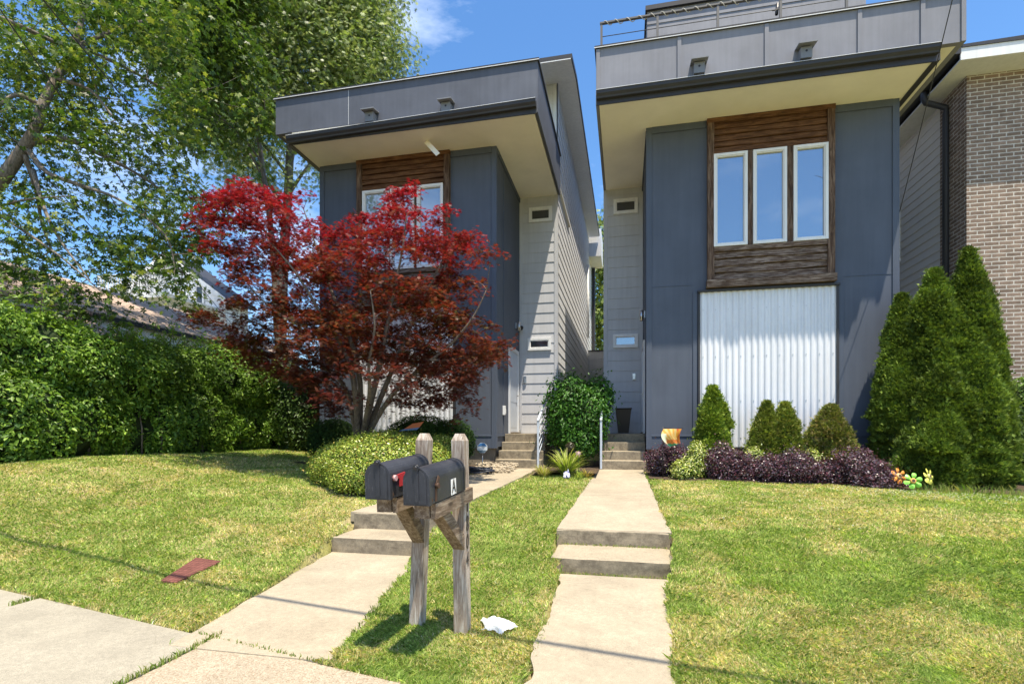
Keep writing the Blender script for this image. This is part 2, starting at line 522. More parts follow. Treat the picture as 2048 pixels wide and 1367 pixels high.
def leaves(pos, nrm, size, cols, shape='oval', droop=None):
    """place one leaf of the given shape at each position"""
    n = len(pos)
    V, Fc = SHAPES[shape]
    nrm = nrm / (np.linalg.norm(nrm, axis=1, keepdims=True) + 1e-9)
    r = RNG.normal(size=(n, 3))
    if droop is not None:
        r = r * 0.6 + np.asarray(droop)
    t = r - nrm * np.sum(r * nrm, axis=1, keepdims=True)
    t /= (np.linalg.norm(t, axis=1, keepdims=True) + 1e-9)
    b = np.cross(t, nrm)
    k = len(V)
    vv = (V[None, :, 0, None] * b[:, None, :] + V[None, :, 1, None] * t[:, None, :] + V[None, :, 2, None] * nrm[:, None, :]) * np.asarray(size)[:, None, None]
    verts = (pos[:, None, :] + vv).reshape(-1, 3)
    flat = np.concatenate([np.array(f) for f in Fc])
    tot = np.array([len(f) for f in Fc])
    loops = (flat[None, :] + (np.arange(n) * k)[:, None]).ravel()
    totals = np.tile(tot, n)
    c = np.repeat(cols, k, axis=0)
    return verts, loops, totals, c
def leaf_obj(name, pos, nrm, size, cols, shape, mat, parent=None, droop=None):
    v, lo, to, c = leaves(pos, nrm, size, cols, shape, droop)
    me = np_mesh(name, v, lo, to, c, mat)
    o = bpy.data.objects.new(name, me)
    return link(o, parent)
def rand_dirs(n):
    d = RNG.normal(size=(n, 3))
    return d / np.linalg.norm(d, axis=1, keepdims=True)
def palette(n, stops, jitter=0.12, w=None):
    """random mixture between listed colours"""
    stops = np.array(stops)
    k = RNG.choice(len(stops), size=n, p=w)
    k2 = RNG.choice(len(stops), size=n, p=w)
    t = RNG.random((n, 1)) * 0.5
    c = stops[k] * (1 - t) + stops[k2] * t
    return np.clip(c * (1 + RNG.normal(size=(n, 1)) * jitter), 0.004, 0.95)
def lump_points(lumps, per_m2, depth=0.3, bumpy=0.18, bscale=2.2, seed=0, zmin=None):
    """points near the skin of a union of ellipsoids (cx,cy,cz,rx,ry,rz)"""
    ps, ns = [], []
    L = np.array(lumps, dtype=float)
    for i, (cx, cy, cz, rx, ry, rz) in enumerate(L):
        area = 4 * math.pi * ((rx * ry) ** 1.6 / 3 + (rx * rz) ** 1.6 / 3 + (ry * rz) ** 1.6 / 3) ** (1 / 1.6)
        n = int(area * per_m2)
        d = rand_dirs(n)
        R = np.array([rx, ry, rz])
        q = d * R
        nb = fbm((q + [cx, cy, cz]) * bscale, seed, 3) - 0.5
        s = (1 + bumpy * 2 * nb) * (1 - depth * RNG.random(n) ** 2)
        p = q * s[:, None] + [cx, cy, cz]
        keep = np.ones(n, bool)
        for j in range(len(L)):
            if j == i: continue
            qq = (p - L[j, :3]) / L[j, 3:]
            keep &= np.sum(qq * qq, axis=1) > 0.62
        if zmin is not None:
            keep &= p[:, 2] > zmin
        nn = d / R
        nn /= np.linalg.norm(nn, axis=1, keepdims=True)
        ps.append(p[keep]); ns.append(nn[keep])
    return np.concatenate(ps), np.concatenate(ns)
def core_mesh(name, lumps, mat, parent, scale=0.8, zmin=None):  # solid dark hull added inside the foliage to block light
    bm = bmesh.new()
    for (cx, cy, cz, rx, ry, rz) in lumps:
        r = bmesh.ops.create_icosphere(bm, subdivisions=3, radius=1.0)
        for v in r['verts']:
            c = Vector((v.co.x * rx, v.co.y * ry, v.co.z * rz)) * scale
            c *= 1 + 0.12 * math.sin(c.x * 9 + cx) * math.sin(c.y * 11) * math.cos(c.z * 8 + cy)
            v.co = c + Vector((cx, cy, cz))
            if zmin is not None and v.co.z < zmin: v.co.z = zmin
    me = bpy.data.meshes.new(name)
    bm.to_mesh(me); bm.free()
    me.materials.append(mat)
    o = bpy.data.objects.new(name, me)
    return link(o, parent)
# ------------------------------------------------------------------ ground shape
GX = np.array([-40, -12, -9, -6, -3.9, -3.3, -2.2, -1, 0, 1, 3, 7, 12, 40.0])
GS = np.array([0, 1, 2, 2.7, 3.4, 5, 8, 9, 12, 30.0])
GZ = np.array([
    [.10, .90, .99, .99, .99, .98, .98, .98, .98, 1.0],
    [.10, .90, .99, .99, .99, .98, .98, .98, .98, 1.0],
    [.09, .88, .98, .98, .98, .96, .96, .96, .97, 1.0],
    [.02, .26, .44, .53, .60, .72, .81, .83, .86, .95],
    [.01, .08, .22, .32, .42, .52, .64, .66, .70, .8],
    [.01, .05, .12, .26, .40, .48, .61, .64, .66, .8],
    [.01, .02, .10, .26, .38, .46, .59, .62, .64, .8],
    [.0, .01, .06, .13, .28, .42, .57, .60, .63, .8],
    [.0, .01, .05, .10, .25, .39, .55, .60, .63, .8],
    [.0, .02, .08, .16, .27, .39, .54, .59, .62, .8],
    [.0, .03, .10, .20, .28, .38, .51, .56, .60, .8],
    [.0, .03, .09, .17, .24, .32, .40, .44, .50, .7],
    [.0, .03, .08, .15, .20, .28, .36, .40, .45, .7],
    [.0, .03, .08, .15, .20, .28, .36, .40, .45, .7]])
def walk_edge(x):
    return 2.50 - 0.21 * np.clip(x, -40, 12)
def gz(x, y, rough=True):
    x = np.atleast_1d(np.asarray(x, float)); y = np.atleast_1d(np.asarray(y, float))
    s = y - walk_edge(x)
    xi = np.clip(np.searchsorted(GX, x) - 1, 0, len(GX) - 2)
    si = np.clip(np.searchsorted(GS, s) - 1, 0, len(GS) - 2)
    tx = np.clip((x - GX[xi]) / (GX[xi + 1] - GX[xi]), 0, 1)
    ts = np.clip((s - GS[si]) / (GS[si + 1] - GS[si]), 0, 1)
    tx = tx * tx * (3 - 2 * tx)
    z = (GZ[xi, si] * (1 - tx) + GZ[xi + 1, si] * tx) * (1 - ts) + (GZ[xi, si + 1] * (1 - tx) + GZ[xi + 1, si + 1] * tx) * ts
    if not rough: return z
    w = np.clip(s / 0.5, 0, 1)
    z = z + w * ((fbm(np.column_stack([x, y]) * 1.1, 3) - .5) * 0.05 + (fbm(np.column_stack([x, y]) * 5, 5, 2) - .5) * 0.02)
    return z
def gz1(x, y): return float(gz([x], [y])[0])

# strips of paving: (y0, y1, xl0, xl1, xr0, xr1, z0, z1)
STRIPS = {
    'left_low': (2.9, 5.53, -2.93, -3.32, -1.76, -2.22, .008, .03),
    'left_step1': (5.50, 6.04, -3.30, -3.30, -2.17, -2.17, .2, .2),
    'left_up': (6.11, 11.4, -3.42, -2.86, -2.22, -1.83, .40, .635),
    'right_low': (2.45, 5.12, -.53, -.60, .23, .38, .015, .03),
    'right_step1': (5.29, 5.93, -.735, -.735, .47, .47, .15, .15),
    'right_up': (5.98, 11.4, -.76, -.55, .485, .37, .315, .635)}
def in_strip(x, y, st, pad=0.0):
    y0, y1, a0, a1, b0, b1 = st[:6]
    t = np.clip((y - y0) / (y1 - y0), 0, 1)
    return (y > y0 - pad) & (y < y1 + pad) & (x > a0 + (a1 - a0) * t - pad) & (x < b0 + (b1 - b0) * t + pad)
def paved(x, y, pad=0.0):
    r = np.zeros(len(x), bool)
    for st in STRIPS.values(): r |= in_strip(x, y, st, pad)
    return r
xs = np.concatenate([-np.geomspace(600, 16, 16), np.arange(-15, -9, .3), np.arange(-9, -3.9, .07), np.arange(-3.9, 1.2, .035), np.arange(1.2, 8, .07), np.arange(8, 15, .35), np.geomspace(16, 600, 16)])
ys = np.concatenate([-np.geomspace(600, 6, 14), np.arange(-5, 2, .35), np.arange(2, 6.6, .035), np.arange(6.6, 12.6, .07), np.arange(12.8, 20, .5), np.geomspace(21, 900, 18)])
XX, YY = np.meshgrid(xs, ys)
gx, gy = XX.ravel(), YY.ravel()
Z = gz(gx, gy)
s_ = gy - walk_edge(gx)
Z = np.where(s_ < 0.0, -0.08, Z)
Z = np.where(s_ < -1.75, -0.30, Z)
pv = np.zeros(len(gx), bool)
for st in STRIPS.values():
    k = in_strip(gx, gy, st, 0.03)
    t = np.clip((gy - st[0]) / (st[1] - st[0]), 0, 1)
    Z = np.where(k, np.minimum(Z, st[6] + (st[7] - st[6]) * t - 0.07), Z)
for (xa_, xb_, ya_, yb_, zz_) in ((-.74, .48, 5.08, 5.34, -.02), (-3.34, -2.16, 5.45, 5.56, -.03), (-.78, .5, 5.8, 6.0, .06), (-3.44, -2.15, 5.9, 6.1, .1)):
    k = (gx > xa_) & (gx < xb_) & (gy > ya_) & (gy < yb_)
    Z = np.where(k, np.minimum(Z, zz_), Z)
far = np.clip((np.hypot(gx, gy) - 60) / 400, 0, 1)
Z = Z - far * 0.5
nx, ny = len(xs), len(ys)
idx = np.arange(nx * ny).reshape(ny, nx)
q = np.stack([idx[:-1, :-1], idx[:-1, 1:], idx[1:, 1:], idx[1:, :-1]], axis=-1).reshape(-1, 4)
m, n, l, b = new_mat('lawn_soil')
v = coords(n, l)
t1 = noise_node(n, l, v, 1.3, 6, 0.65)
t2 = noise_node(n, l, v, 38, 5, 0.75)
r1 = ramp_node(n, l, t1.outputs["Fac"], [(0.32, (0.22, 0.23, 0.06)), (0.5, (0.32, 0.30, 0.11)), (0.68, (0.44, 0.36, 0.20))])
r2 = ramp_node(n, l, t2.outputs["Fac"], [(0.3, 0.45), (0.65, 1.15)])
o = mix_node(n, l, 1.0, r1.outputs[0], r2.outputs[0], 'MULTIPLY')
l.new(o.outputs[0], b.inputs["Base Color"]); b.inputs["Roughness"].default_value = 1.0
b.inputs["Specular IOR Level"].default_value = 0.05
bump(n, l, b, t2.outputs["Fac"], 1.0, 0.02)
M['soil'] = m
M['mulch'] = concrete('mulch', (0.10, 0.07, 0.045), (0.05, 0.035, 0.025), speck=90, stain=0.7)
ground = bpy.data.objects.new("ground", np_mesh("ground", np.column_stack([gx, gy, Z]), q.ravel(), np.full(len(q), 4), None, M['soil'], True))
link(ground); tag(ground, kind='structure')

# paving strips with slightly ragged edges, as solid slabs
def slab(name, st, mat, thick=0.12, ny_=40, rag=0.012, joints=(), seed=1):
    y0, y1, a0, a1, b0, b1, z0, z1 = st
    mb = MB()
    cuts = [y0] + list(joints) + [y1]
    for c0, c1 in zip(cuts[:-1], cuts[1:]):
        c0 += 0.004 if c0 != y0 else 0; c1 -= 0.004 if c1 != y1 else 0
        k = max(2, int((c1 - c0) / (y1 - y0) * ny_))
        yy = np.linspace(c0, c1, k + 1)
        tt = (yy - y0) / (y1 - y0)
        nl = (fbm(np.column_stack([yy * 5, yy * 0]), seed) - .5) * rag * 4
        nr = (fbm(np.column_stack([yy * 5, yy * 0 + 9]), seed + 4) - .5) * rag * 4
        xl = a0 + (a1 - a0) * tt + nl; xr = b0 + (b1 - b0) * tt + nr; zz = z0 + (z1 - z0) * tt
        for i in range(k):
            A, B, C, D = (xl[i], yy[i], zz[i]), (xr[i], yy[i], zz[i]), (xr[i + 1], yy[i + 1], zz[i + 1]), (xl[i + 1], yy[i + 1], zz[i + 1])
            dn = lambda p: (p[0], p[1], p[2] - thick)
            mb.quad(A, B, C, D)
            mb.quad(dn(A), A, D, dn(D)); mb.quad(B, dn(B), dn(C), C)
            if i == 0: mb.quad(dn(A), dn(B), B, A)
            if i == k - 1: mb.quad(D, C, dn(C), dn(D))
    return mb.build(name, mat, kind='structure')
slab('path', STRIPS['left_low'], M['conc_path'], rag=0.015, seed=2)
slab('path', STRIPS['right_low'], M['conc_path'], rag=0.03, seed=5)
slab('path', STRIPS['left_up'], M['conc_path'], rag=0.01, joints=(8.6,), seed=8)
slab('path', STRIPS['right_up'], M['conc_path'], rag=0.012, joints=(8.2,), seed=11)

def garden_steps(x0, x1, ya, yb, zlow, z1, z2, label):
    e = empty('garden_steps', ((x0 + x1) / 2, ya, zlow), label, 'steps', 'concrete garden steps in the front paths')
    for (y0, y1, zz, w0, w1) in ((ya, yb + .03, z1, x0, x1), (yb, yb + .046, z2, x0 - .02, x1 + .01)):
        bm = bmesh.new()
        nxs, nzs = 26, 6
        bmesh.ops.create_cube(bm, size=1.0)
        bmesh.ops.subdivide_edges(bm, edges=bm.edges[:], cuts=14, use_grid_fill=True)
        for v_ in bm.verts:
            v_.co = Vector((w0 + (v_.co.x + .5) * (w1 - w0), y0 + (v_.co.y + .5) * (y1 - y0), zlow - .1 + (v_.co.z + .5) * (zz - zlow + .1)))
        pts = np.array([tuple(v_.co) for v_ in bm.verts])
        nz1 = (fbm(pts * 7, 3) - .5)
        for v_, k in zip(bm.verts, nz1):
            edge = (v_.co.z > zz - .001) and (v_.co.y < y0 + .001 or v_.co.x < w0 + .001 or v_.co.x > w1 - .001)
            if v_.co.y < y0 + .001: v_.co.y += k * .02
            if edge: v_.co.z -= .008 + abs(k) * .02
            if v_.co.x < w0 + .001 or v_.co.x > w1 - .001: v_.co.x += k * .02
        me = bpy.data.meshes.new('step'); bm.to_mesh(me); bm.free()
        me.materials.append(M['conc_step'])
        link(bpy.data.objects.new('step', me), e)
    return e
garden_steps(-.735, .47, 5.29, 5.93, 0.0, .148, .312, 'two weathered concrete steps on the right path with dark mildew on the risers')
garden_steps(-3.32, -2.17, 5.50, 6.06, 0.0, .205, .398, 'two concrete steps on the left path, partly behind the mailbox posts')

# sidewalk slabs
walk_x = [-40, -21.5, -15.3, -11.1, -7.0, -4.86, -2.74, -.6, 1.55, 3.7, 5.8, 7.9, 12, 20, 40]
for i in range(len(walk_x) - 1):
    x0, x1 = walk_x[i] + .007, walk_x[i + 1] - .007
    mb = MB()
    k = 12
    for j in range(k):
        a, c = x0 + (x1 - x0) * j / k, x0 + (x1 - x0) * (j + 1) / k
        ea, ec = float(walk_edge(a)) - .01, float(walk_edge(c)) - .01
        dz = 0.0 if i != 5 else 0.006
        mb.hexa([(a, ea - 1.7, -.12), (c, ec - 1.7, -.12), (c, ec, -.12), (a, ea, -.12), (a, ea - 1.7, dz), (c, ec - 1.7, dz), (c, ec, dz), (a, ea, dz)])
    mb.build('sidewalk', M['conc_pebble'] if i in (6, 7, 10) else M['conc_walk'], kind='structure')
mb = MB()
for x0, x1 in ((-60, 60),):
    k = 30
    for j in range(k):
        a, c = x0 + (x1 - x0) * j / k, x0 + (x1 - x0) * (j + 1) / k
        ea, ec = float(walk_edge(a)) - 1.95, float(walk_edge(c)) - 1.95
        mb.hexa([(a, ea - .15, -.28), (c, ec - .15, -.28), (c, ec, -.28), (a, ea, -.28), (a, ea - .15, -.05), (c, ec - .15, -.05), (c, ec, -.05), (a, ea, -.05)])
mb.build('kerb', M['conc_walk'], kind='structure')
mb = MB()
for j in range(30):
    a, c = -60 + 4 * j, -56 + 4 * j
    ea, ec = float(walk_edge(a)) - 2.1, float(walk_edge(c)) - 2.1
    mb.quad((a, ea - 8, -.19), (c, ec - 8, -.19), (c, ec, -.19), (a, ea, -.19))
mb.build('road', M['asphalt'], kind='structure')

# ------------------------------------------------------------------ the two grey houses
def lap_front(mb, x0, x1, y, z0, z1, e=0.276, holes=()):
    z = z0
    while z < z1 - .01:
        zt = min(z + e, z1)
        segs = [(x0, x1)]
        for (hx0, hx1, hz0, hz1) in holes:
            if zt > hz0 and z < hz1:
                pass
        for a, c in segs:
            mb.quad((a, y - .024, z), (c, y - .024, z), (c, y - .010, zt), (a, y - .010, zt))
            mb.quad((a, y, z), (c, y, z), (c, y - .024, z), (a, y - .024, z))
        z = zt
def lap_side(mb, x, y0, y1, z0, z1, e=0.276, sg=1):
    z = z0
    while z < z1 - .01:
        zt = min(z + e, z1)
        mb.quad((x + sg * .024, y0, z), (x + sg * .024, y1, z), (x + sg * .010, y1, zt), (x + sg * .010, y0, zt))
        mb.quad((x, y0, z), (x, y1, z), (x + sg * .024, y1, z), (x + sg * .024, y0, z))
        z = zt
def window(parent, x0, x1, z0, z1, y, fw=.05, pane=None, fmat=None, depth=.05, name='window', inner=0.018):
    mb = MB()
    mb.box(x0, x0 + fw, y - depth, y, z0, z1)
    mb.box(x1 - fw, x1, y - depth, y, z0, z1)
    mb.box(x0 + fw, x1 - fw, y - depth, y, z1 - fw, z1)
    mb.box(x0 + fw, x1 - fw, y - depth, y, z0, z0 + fw)
    # inner sash a little set back
    i = inner
    a0, a1, b0, b1 = x0 + fw, x1 - fw, z0 + fw, z1 - fw
    mb.box(a0, a0 + i, y - depth + .015, y, b0, b1)
    mb.box(a1 - i, a1, y - depth + .015, y, b0, b1)
    mb.box(a0 + i, a1 - i, y - depth + .015, y, b1 - i, b1)
    mb.box(a0 + i, a1 - i, y - depth + .015, y, b0, b0 + i)
    w = mb.build(name, fmat or M['white'], parent, bevel=.004)
    g = MB(); g.quad((a0, y - .022, b0), (a1, y - .022, b0), (a1, y - .022, b1), (a0, y - .022, b1))
    p = g.build('pane', pane or M['glass'], w)
    return w
def corrugated(mb, x0, x1, y, z0, z1, pitch=.117, amp=.022):
    n = int((x1 - x0) / pitch)
    prof = []
    for i in range(n):
        a = x0 + (x1 - x0) * i / n; p = (x1 - x0) / n
        for t, d in ((0, 0), (.12, 0), (.22, .55), (.34, .95), (.42, 1), (.58, 1), (.66, .95), (.78, .55), (.88, 0)):
            prof.append((a + t * p, y - d * amp))
    prof.append((x1, y))
    for (a, ya), (c, yc) in zip(prof[:-1], prof[1:]):
        mb.smooth.add(len(mb.f)); mb.quad((a, ya, z0), (c, yc, z0), (c, yc, z1), (a, ya, z1))
FY, RY = 11.56, 14.3     # face of the front box, face of the recessed wall
FRONT = 10.52            # face of the parapet

def grey_house(H):
    L = H['L']
    x0, x1 = H['box']; r0, r1 = H['rec']; s0, s1 = H['par']
    wallx = H['wallx']; sg = H['sg']        # side of the box the entry is on: +1 right, -1 left
    root = empty('house', ((x0 + x1) / 2, FY, .6), H['label'], 'house', 'twin modern grey houses')
    # --- front box
    mb = MB()
    mb.box(x0, x1, FY, RY + 12, 1.09, 7.93)
    mb.build('wall', M['slate'], root)
    mb = MB()
    mb.box(x0 + .05, x1 - .05, FY + .05, RY + 12, .3, 1.09)
    mb.build('foundation', M['brick_red'] if not L else M['foundation'], root)
    # boards applied to the face: corners, base, frieze, seams
    cx0, cx1 = H['corr']
    y = FY
    w0, w1 = H['wood']
    xs_ = x1 if sg > 0 else x0
    def board(name, *bx):
        mb = MB(); mb.box(*bx); return mb.build(name, M['slate_trim'], root, bevel=.003)
    for a, c in ((x0 - .018, x0 + .10), (x1 - .10, x1 + .018)): board('corner_board', a, c, y - .022, y + .10, 1.06, 7.90)
    for a, c in ((x0 + .1, cx0 - .14), (cx1 + .14, x1 - .1)):
        board('base_board', a, c, y - .016, y, 1.06, 1.33)
        board('ledge', a, c, y - .03, y, 1.33, 1.362)
        board('seam', a, c, y - .008, y, 4.50, 4.512)
    for a in (cx0 - .14, cx1 + .05): board('upright_trim', a, a + .09, y - .02, y, 1.06, 4.36)
    board('frieze', x0 + .1, w0, y - .03, y, 7.76, 7.9); board('frieze', w1, x1 - .1, y - .03, y, 7.76, 7.9)
    board('frieze', xs_, xs_ + sg * .025, FY + .1, RY, 7.78, 7.9)
    board('ledge', xs_, xs_ + sg * .025, FY + .1, 12.83, 1.33, 1.362)
    board('seam', xs_, xs_ + sg * .012, 12.28, 12.30, 1.4, 7.7)
    # --- corrugated panel
    mb = MB(); corrugated(mb, cx0, cx1, FY - .012, 1.12, 4.33)
    mb.box(cx0, cx1, FY - .008, FY - .002, 1.12, 4.33)
    mb.m = 1
    for zz in (2.06, 2.98, 1.3, 3.95):
        nn = int((cx1 - cx0) / .117)
        for i in range(0, nn, 2):
            xx = cx0 + (cx1 - cx0) * (i + .5) / nn
            mb.box(xx - .008, xx + .008, FY - .043, FY - .032, zz, zz + .016)
    cp = mb.build('corrugated_panel', [M['corr'], M['steel']], root)
    mb = MB()
    mb.box(cx0 - .05, cx1 + .05, FY - .085, FY, 4.33, 4.37)
    mb.box(cx0 - .04, cx0, FY - .045, FY, 1.1, 4.33); mb.box(cx1, cx1 + .04, FY - .045, FY, 1.1, 4.33)
    mb.box(cx0 - .02, cx1 + .02, FY - .05, FY, 1.075, 1.115)
    mb.build('panel_frame', M['gutter'], cp)
    # --- timber panel with three windows
    tp = MB(); tv = MB()
    rng = random.Random(4 if L else 9)
    zb = [7.86]
    zt = 7.86
    wz0, wz1 = 5.24, 7.15
    def planks(za, zb_, n):
        hgt = (zb_ - za) / n
        for k in range(n):
            a = za + k * hgt + .004; c = za + (k + 1) * hgt - .006
            xa, xb = w0 + .13, w1 - .13
            nseg = 18
            for j in range(nseg):
                u0, u1 = xa + (xb - xa) * j / nseg, xa + (xb - xa) * (j + 1) / nseg
                f0 = .012 * math.sin(u0 * 3.1 + k * 2.3 + (5 if L else 0)); f1 = .012 * math.sin(u1 * 3.1 + k * 2.3 + (5 if L else 0))
                tp.hexa([(u0, FY - .082, a + f0), (u1, FY - .082, a + f1), (u1, FY, a), (u0, FY, a), (u0, FY - .05, c + f0 * .4), (u1, FY - .05, c + f1 * .4), (u1, FY, c), (u0, FY, c)])
    planks(wz1 + .02, 7.80, 5)
    wood_p = tp.build('timber_panel', M['wood_dark'], root)
    tp = MB()
    planks(4.56, wz0 - .10, 4)
    tp.box(w0 + .13, w1 - .13, FY - .1, FY, wz0 - .095, wz0 - .005)
    tp.build('timber_panel', M['wood_grey'], root)
    tq = MB(); tq.box(w0 - .02, w1 + .02, FY - .16, FY, 4.40, 4.55); tq.build('sill_board', M['wood_grey'], wood_p)
    tq = MB(); tq.box(w0 - .01, w1 + .01, FY - .11, FY, 7.80, 7.895); tq.build('head_board', M['wood_dark'], wood_p)
    tv.box(w0, w0 + .13, FY - .11, FY, 4.55, 7.80); tv.box(w1 - .13, w1, FY - .11, FY, 4.55, 7.80)
    tv.box(w0 + .13, w1 - .13, FY - .03, FY, wz0 - .01, wz1 + .03)
    wins = H['wins']
    for (a0, a1), (b0, b1) in zip(wins[:-1], wins[1:]):
        tv.box(a1 + .004, b0 - .004, FY - .075, FY, wz0 - .005, wz1 + .02)
    tv.build('upright_board', M['wood_post_v'], wood_p)
    for (a0, a1) in wins:
        window(root, a0, a1, wz0, wz1, FY - .031, fw=.055, pane=M['glass_left'] if L else M['glass'], depth=.085)
    if L:
        for (a0, a1) in wins:
            mb = MB()
            for k in range(9):
                mb.box(a0 + .09, a1 - .09, FY - .0505, FY - .0485, wz0 + .12 + k * .19, wz0 + .27 + k * .19)
    # --- recessed entry wall
    rr0, rr1 = min(r0, r1), max(r0, r1)
    outer = wallx
    xo, xi = (outer, x1) if sg > 0 else (outer, x0)
    a, c = min(xo, xi), max(xo, xi)
    mb = MB()
    cc_ = c - .06 if L else c
    mb.box(a + .02, cc_, RY, RY + 14, .45, 7.93)
    lap_front(mb, a + .02, c, RY, 1.40, 7.93)
    if not L:
        lap_side(mb, a + .02, RY, RY + 12, .9, 8.6, sg=-1)
    mb.build('entry_wall', M['siding'], root)
    mb = MB()
    e0, e1 = (outer - .09, outer + .012) if sg > 0 else (outer - .012, outer + .09)
    mb.box(e0, e1, RY - .034, RY + .09, .7, 7.93)
    j0, j1 = (x1, x1 + .07) if sg > 0 else (x0 - .07, x0)
    mb.box(j0, j1, RY - .036, RY, 1.4, 7.9)
    mb.build('corner_trim', M['siding'], root, bevel=.003)
    for (u0, u1, v0, v1), pn in zip(H['small'], H['smallpane']):
        a0, zt_ = P(u0, v0, RY - .05); a1, zb_ = P(u1, v1, RY - .05)
        window(root, a0, a1, zb_, zt_, RY - .012, fw=.07, pane=pn, depth=.06, inner=.02)
    # --- door in the side of the box
    d = MB()
    xd = xs_
    d.box(xd - sg * .02, xd + sg * .035, 12.86, 12.96, 1.4, 3.62); d.box(xd - sg * .02, xd + sg * .035, 13.96, 14.06, 1.4, 3.62)
    d.box(xd - sg * .02, xd + sg * .035, 12.96, 13.96, 3.52, 3.62)
    door = MB(); door.box(xd + sg * .003, xd + sg * .012, 12.96, 13.96, 1.43, 3.52)
    for k in range(3):
        door.box(xd + sg * .012, xd + sg * .016, 13.08, 13.84, 1.55 + k * .66, 2.1 + k * .66)
    dr = door.build('door', M['rail_metal'], root)
    d.build('door_frame', M['siding_light'], dr)
    k = MB(); k.tube([(xd + sg * .012, 13.84, 2.4), (xd + sg * .06, 13.84, 2.4), (xd + sg * .06, 13.74, 2.4)], .011)
    k.box(xd + sg * .012, xd + sg * .02, 13.8, 13.88, 2.3, 2.55)
    k.build('handle', M['steel'], dr)
    k = MB(); k.box(xd, xd + sg * .06, 12.95, 13.97, 1.4, 1.435); k.build('sill', M['foundation'], dr)
    # --- roof block: soffit, parapet, gutter
    lo, hi = min(s0, s1), max(s0, s1)
    g0, g1 = H['gut']
    top = H['top']
    mb = MB()
    mb.box(min(g0, g1) + .05, max(g0, g1) - .05, FRONT - .01, RY + .0, 7.90, 8.15)
    inner_x = H['soff_in']
    mb.build('soffit', M['cream'], root)
    mb = MB()
    mb.box(lo + .02, hi - .02, FRONT + .02, RY + 3, 8.172, 8.2)
    mb.build('soffit', M['cream'], root)
    # edge beam beside the dropped soffit on the outer side
    mb = MB()
    bx = g1 if sg < 0 else g0
    mb.box(bx - .05, bx + .05, FRONT - .03, FY + 1.5, 7.885, 8.171)
    mb.box(min(g0, g1), max(g0, g1), FRONT - .035, FRONT - .012, 7.87, 8.12)
    mb.build('edge_beam', M['gutter'], root)
    # gutter, k-profile
    mb = MB()
    ga, gc = min(g0, g1), max(g0, g1)
    prof = [(0, 0), (-.075, 0), (-.085, .03), (-.125, .07), (-.13, .115), (-.14, .125), (-.14, .135), (-.128, .135), (-.118, .12), (-.075, .012), (0, .012)]
    zl, zr = H['gz']
    nseg = 12
    for j in range(nseg):
        a = ga + (gc - ga) * j / nseg; c = ga + (gc - ga) * (j + 1) / nseg
        za = zl + (zr - zl) * j / nseg; zc = zl + (zr - zl) * (j + 1) / nseg
        for (p, pz), (q_, qz) in zip(prof[:-1], prof[1:]):
            mb.quad((a, FRONT - .036 + p, za + pz), (c, FRONT - .036 + p, zc + pz), (c, FRONT - .036 + q_, zc + qz), (a, FRONT - .036 + q_, za + qz))
    mb.poly([(ga, FRONT - .036 + p, zl + pz) for p, pz in prof[:8]])
    mb.poly([(gc, FRONT - .036 + p, zr + pz) for p, pz in reversed(prof[:8])])
    gt = mb.build('gutter', M['gutter'], root)
    mb = MB()
    mb.quad((ga, FRONT - .178, zl + .136), (gc, FRONT - .178, zr + .136), (gc, FRONT - .158, zr + .139), (ga, FRONT - .158, zl + .139))
    mb.quad((ga, FRONT - .178, zl + .128), (gc, FRONT - .178, zr + .128), (gc, FRONT - .178, zr + .136), (ga, FRONT - .178, zl + .136))
    mb.build('gutter_lip', M['siding_light'], gt)
    # parapet
    pm = M['parapet_dark'] if L else M['parapet_light']
    mb = MB()
    mb.box(lo, hi, FRONT, FRONT + .10, 8.17, top)
    mb.box(lo, lo + .1, FRONT + .10, RY, 8.17 if not L else 8.17, top)
    mb.box(hi - .1, hi, FRONT + .10, RY, 8.17, top)
    inx = hi if L else lo       # side above the entry: panel reaches down to the dropped soffit
    if L: mb.box(hi - .05, hi + .004, FRONT - .02, RY, 7.90, 8.17)
    else: mb.box(lo - .004, lo + .05, FRONT - .02, RY, 7.90, 8.17)
    mb.build('parapet', pm, root)
    if not L:
        for bx_ in list(H['battens']) + [lo + .04, hi - .04]:
            mb = MB(); mb.box(bx_ - .035, bx_ + .035, FRONT - .022, FRONT - .001, 8.17, top - .02); mb.build('parapet_batten', pm, root)
    else:
        mb = MB(); mb.box(H['battens'][0] - .004, H['battens'][0] + .004, FRONT - .003, FRONT - .001, 8.17, top - .02)
        mb.build('parapet_seam', M['siding_light'], root)
    mb = MB()
    mb.box(lo - .03, hi + .03, FRONT - .035, FRONT + .16, top, top + .045)
    mb.box(lo - .03, lo + .16, FRONT + .16, RY, top, top + .045); mb.box(hi - .16, hi + .03, FRONT + .16, RY, top, top + .045)
    mb.build('parapet_cap', M['gutter'], root)
    mb = MB(); mb.box(lo - .036, hi + .036, FRONT - .042, FRONT - .036, top - .002, top + .012)
    mb.build('drip_edge', M['siding_light'], root)
    mb = MB(); mb.box(lo + .1, hi - .1, FRONT + .1, RY + 12, 8.25, 8.4)
    mb.build('roof', M['gutter'], root)
    # foundation edge under the entry wall
    return root

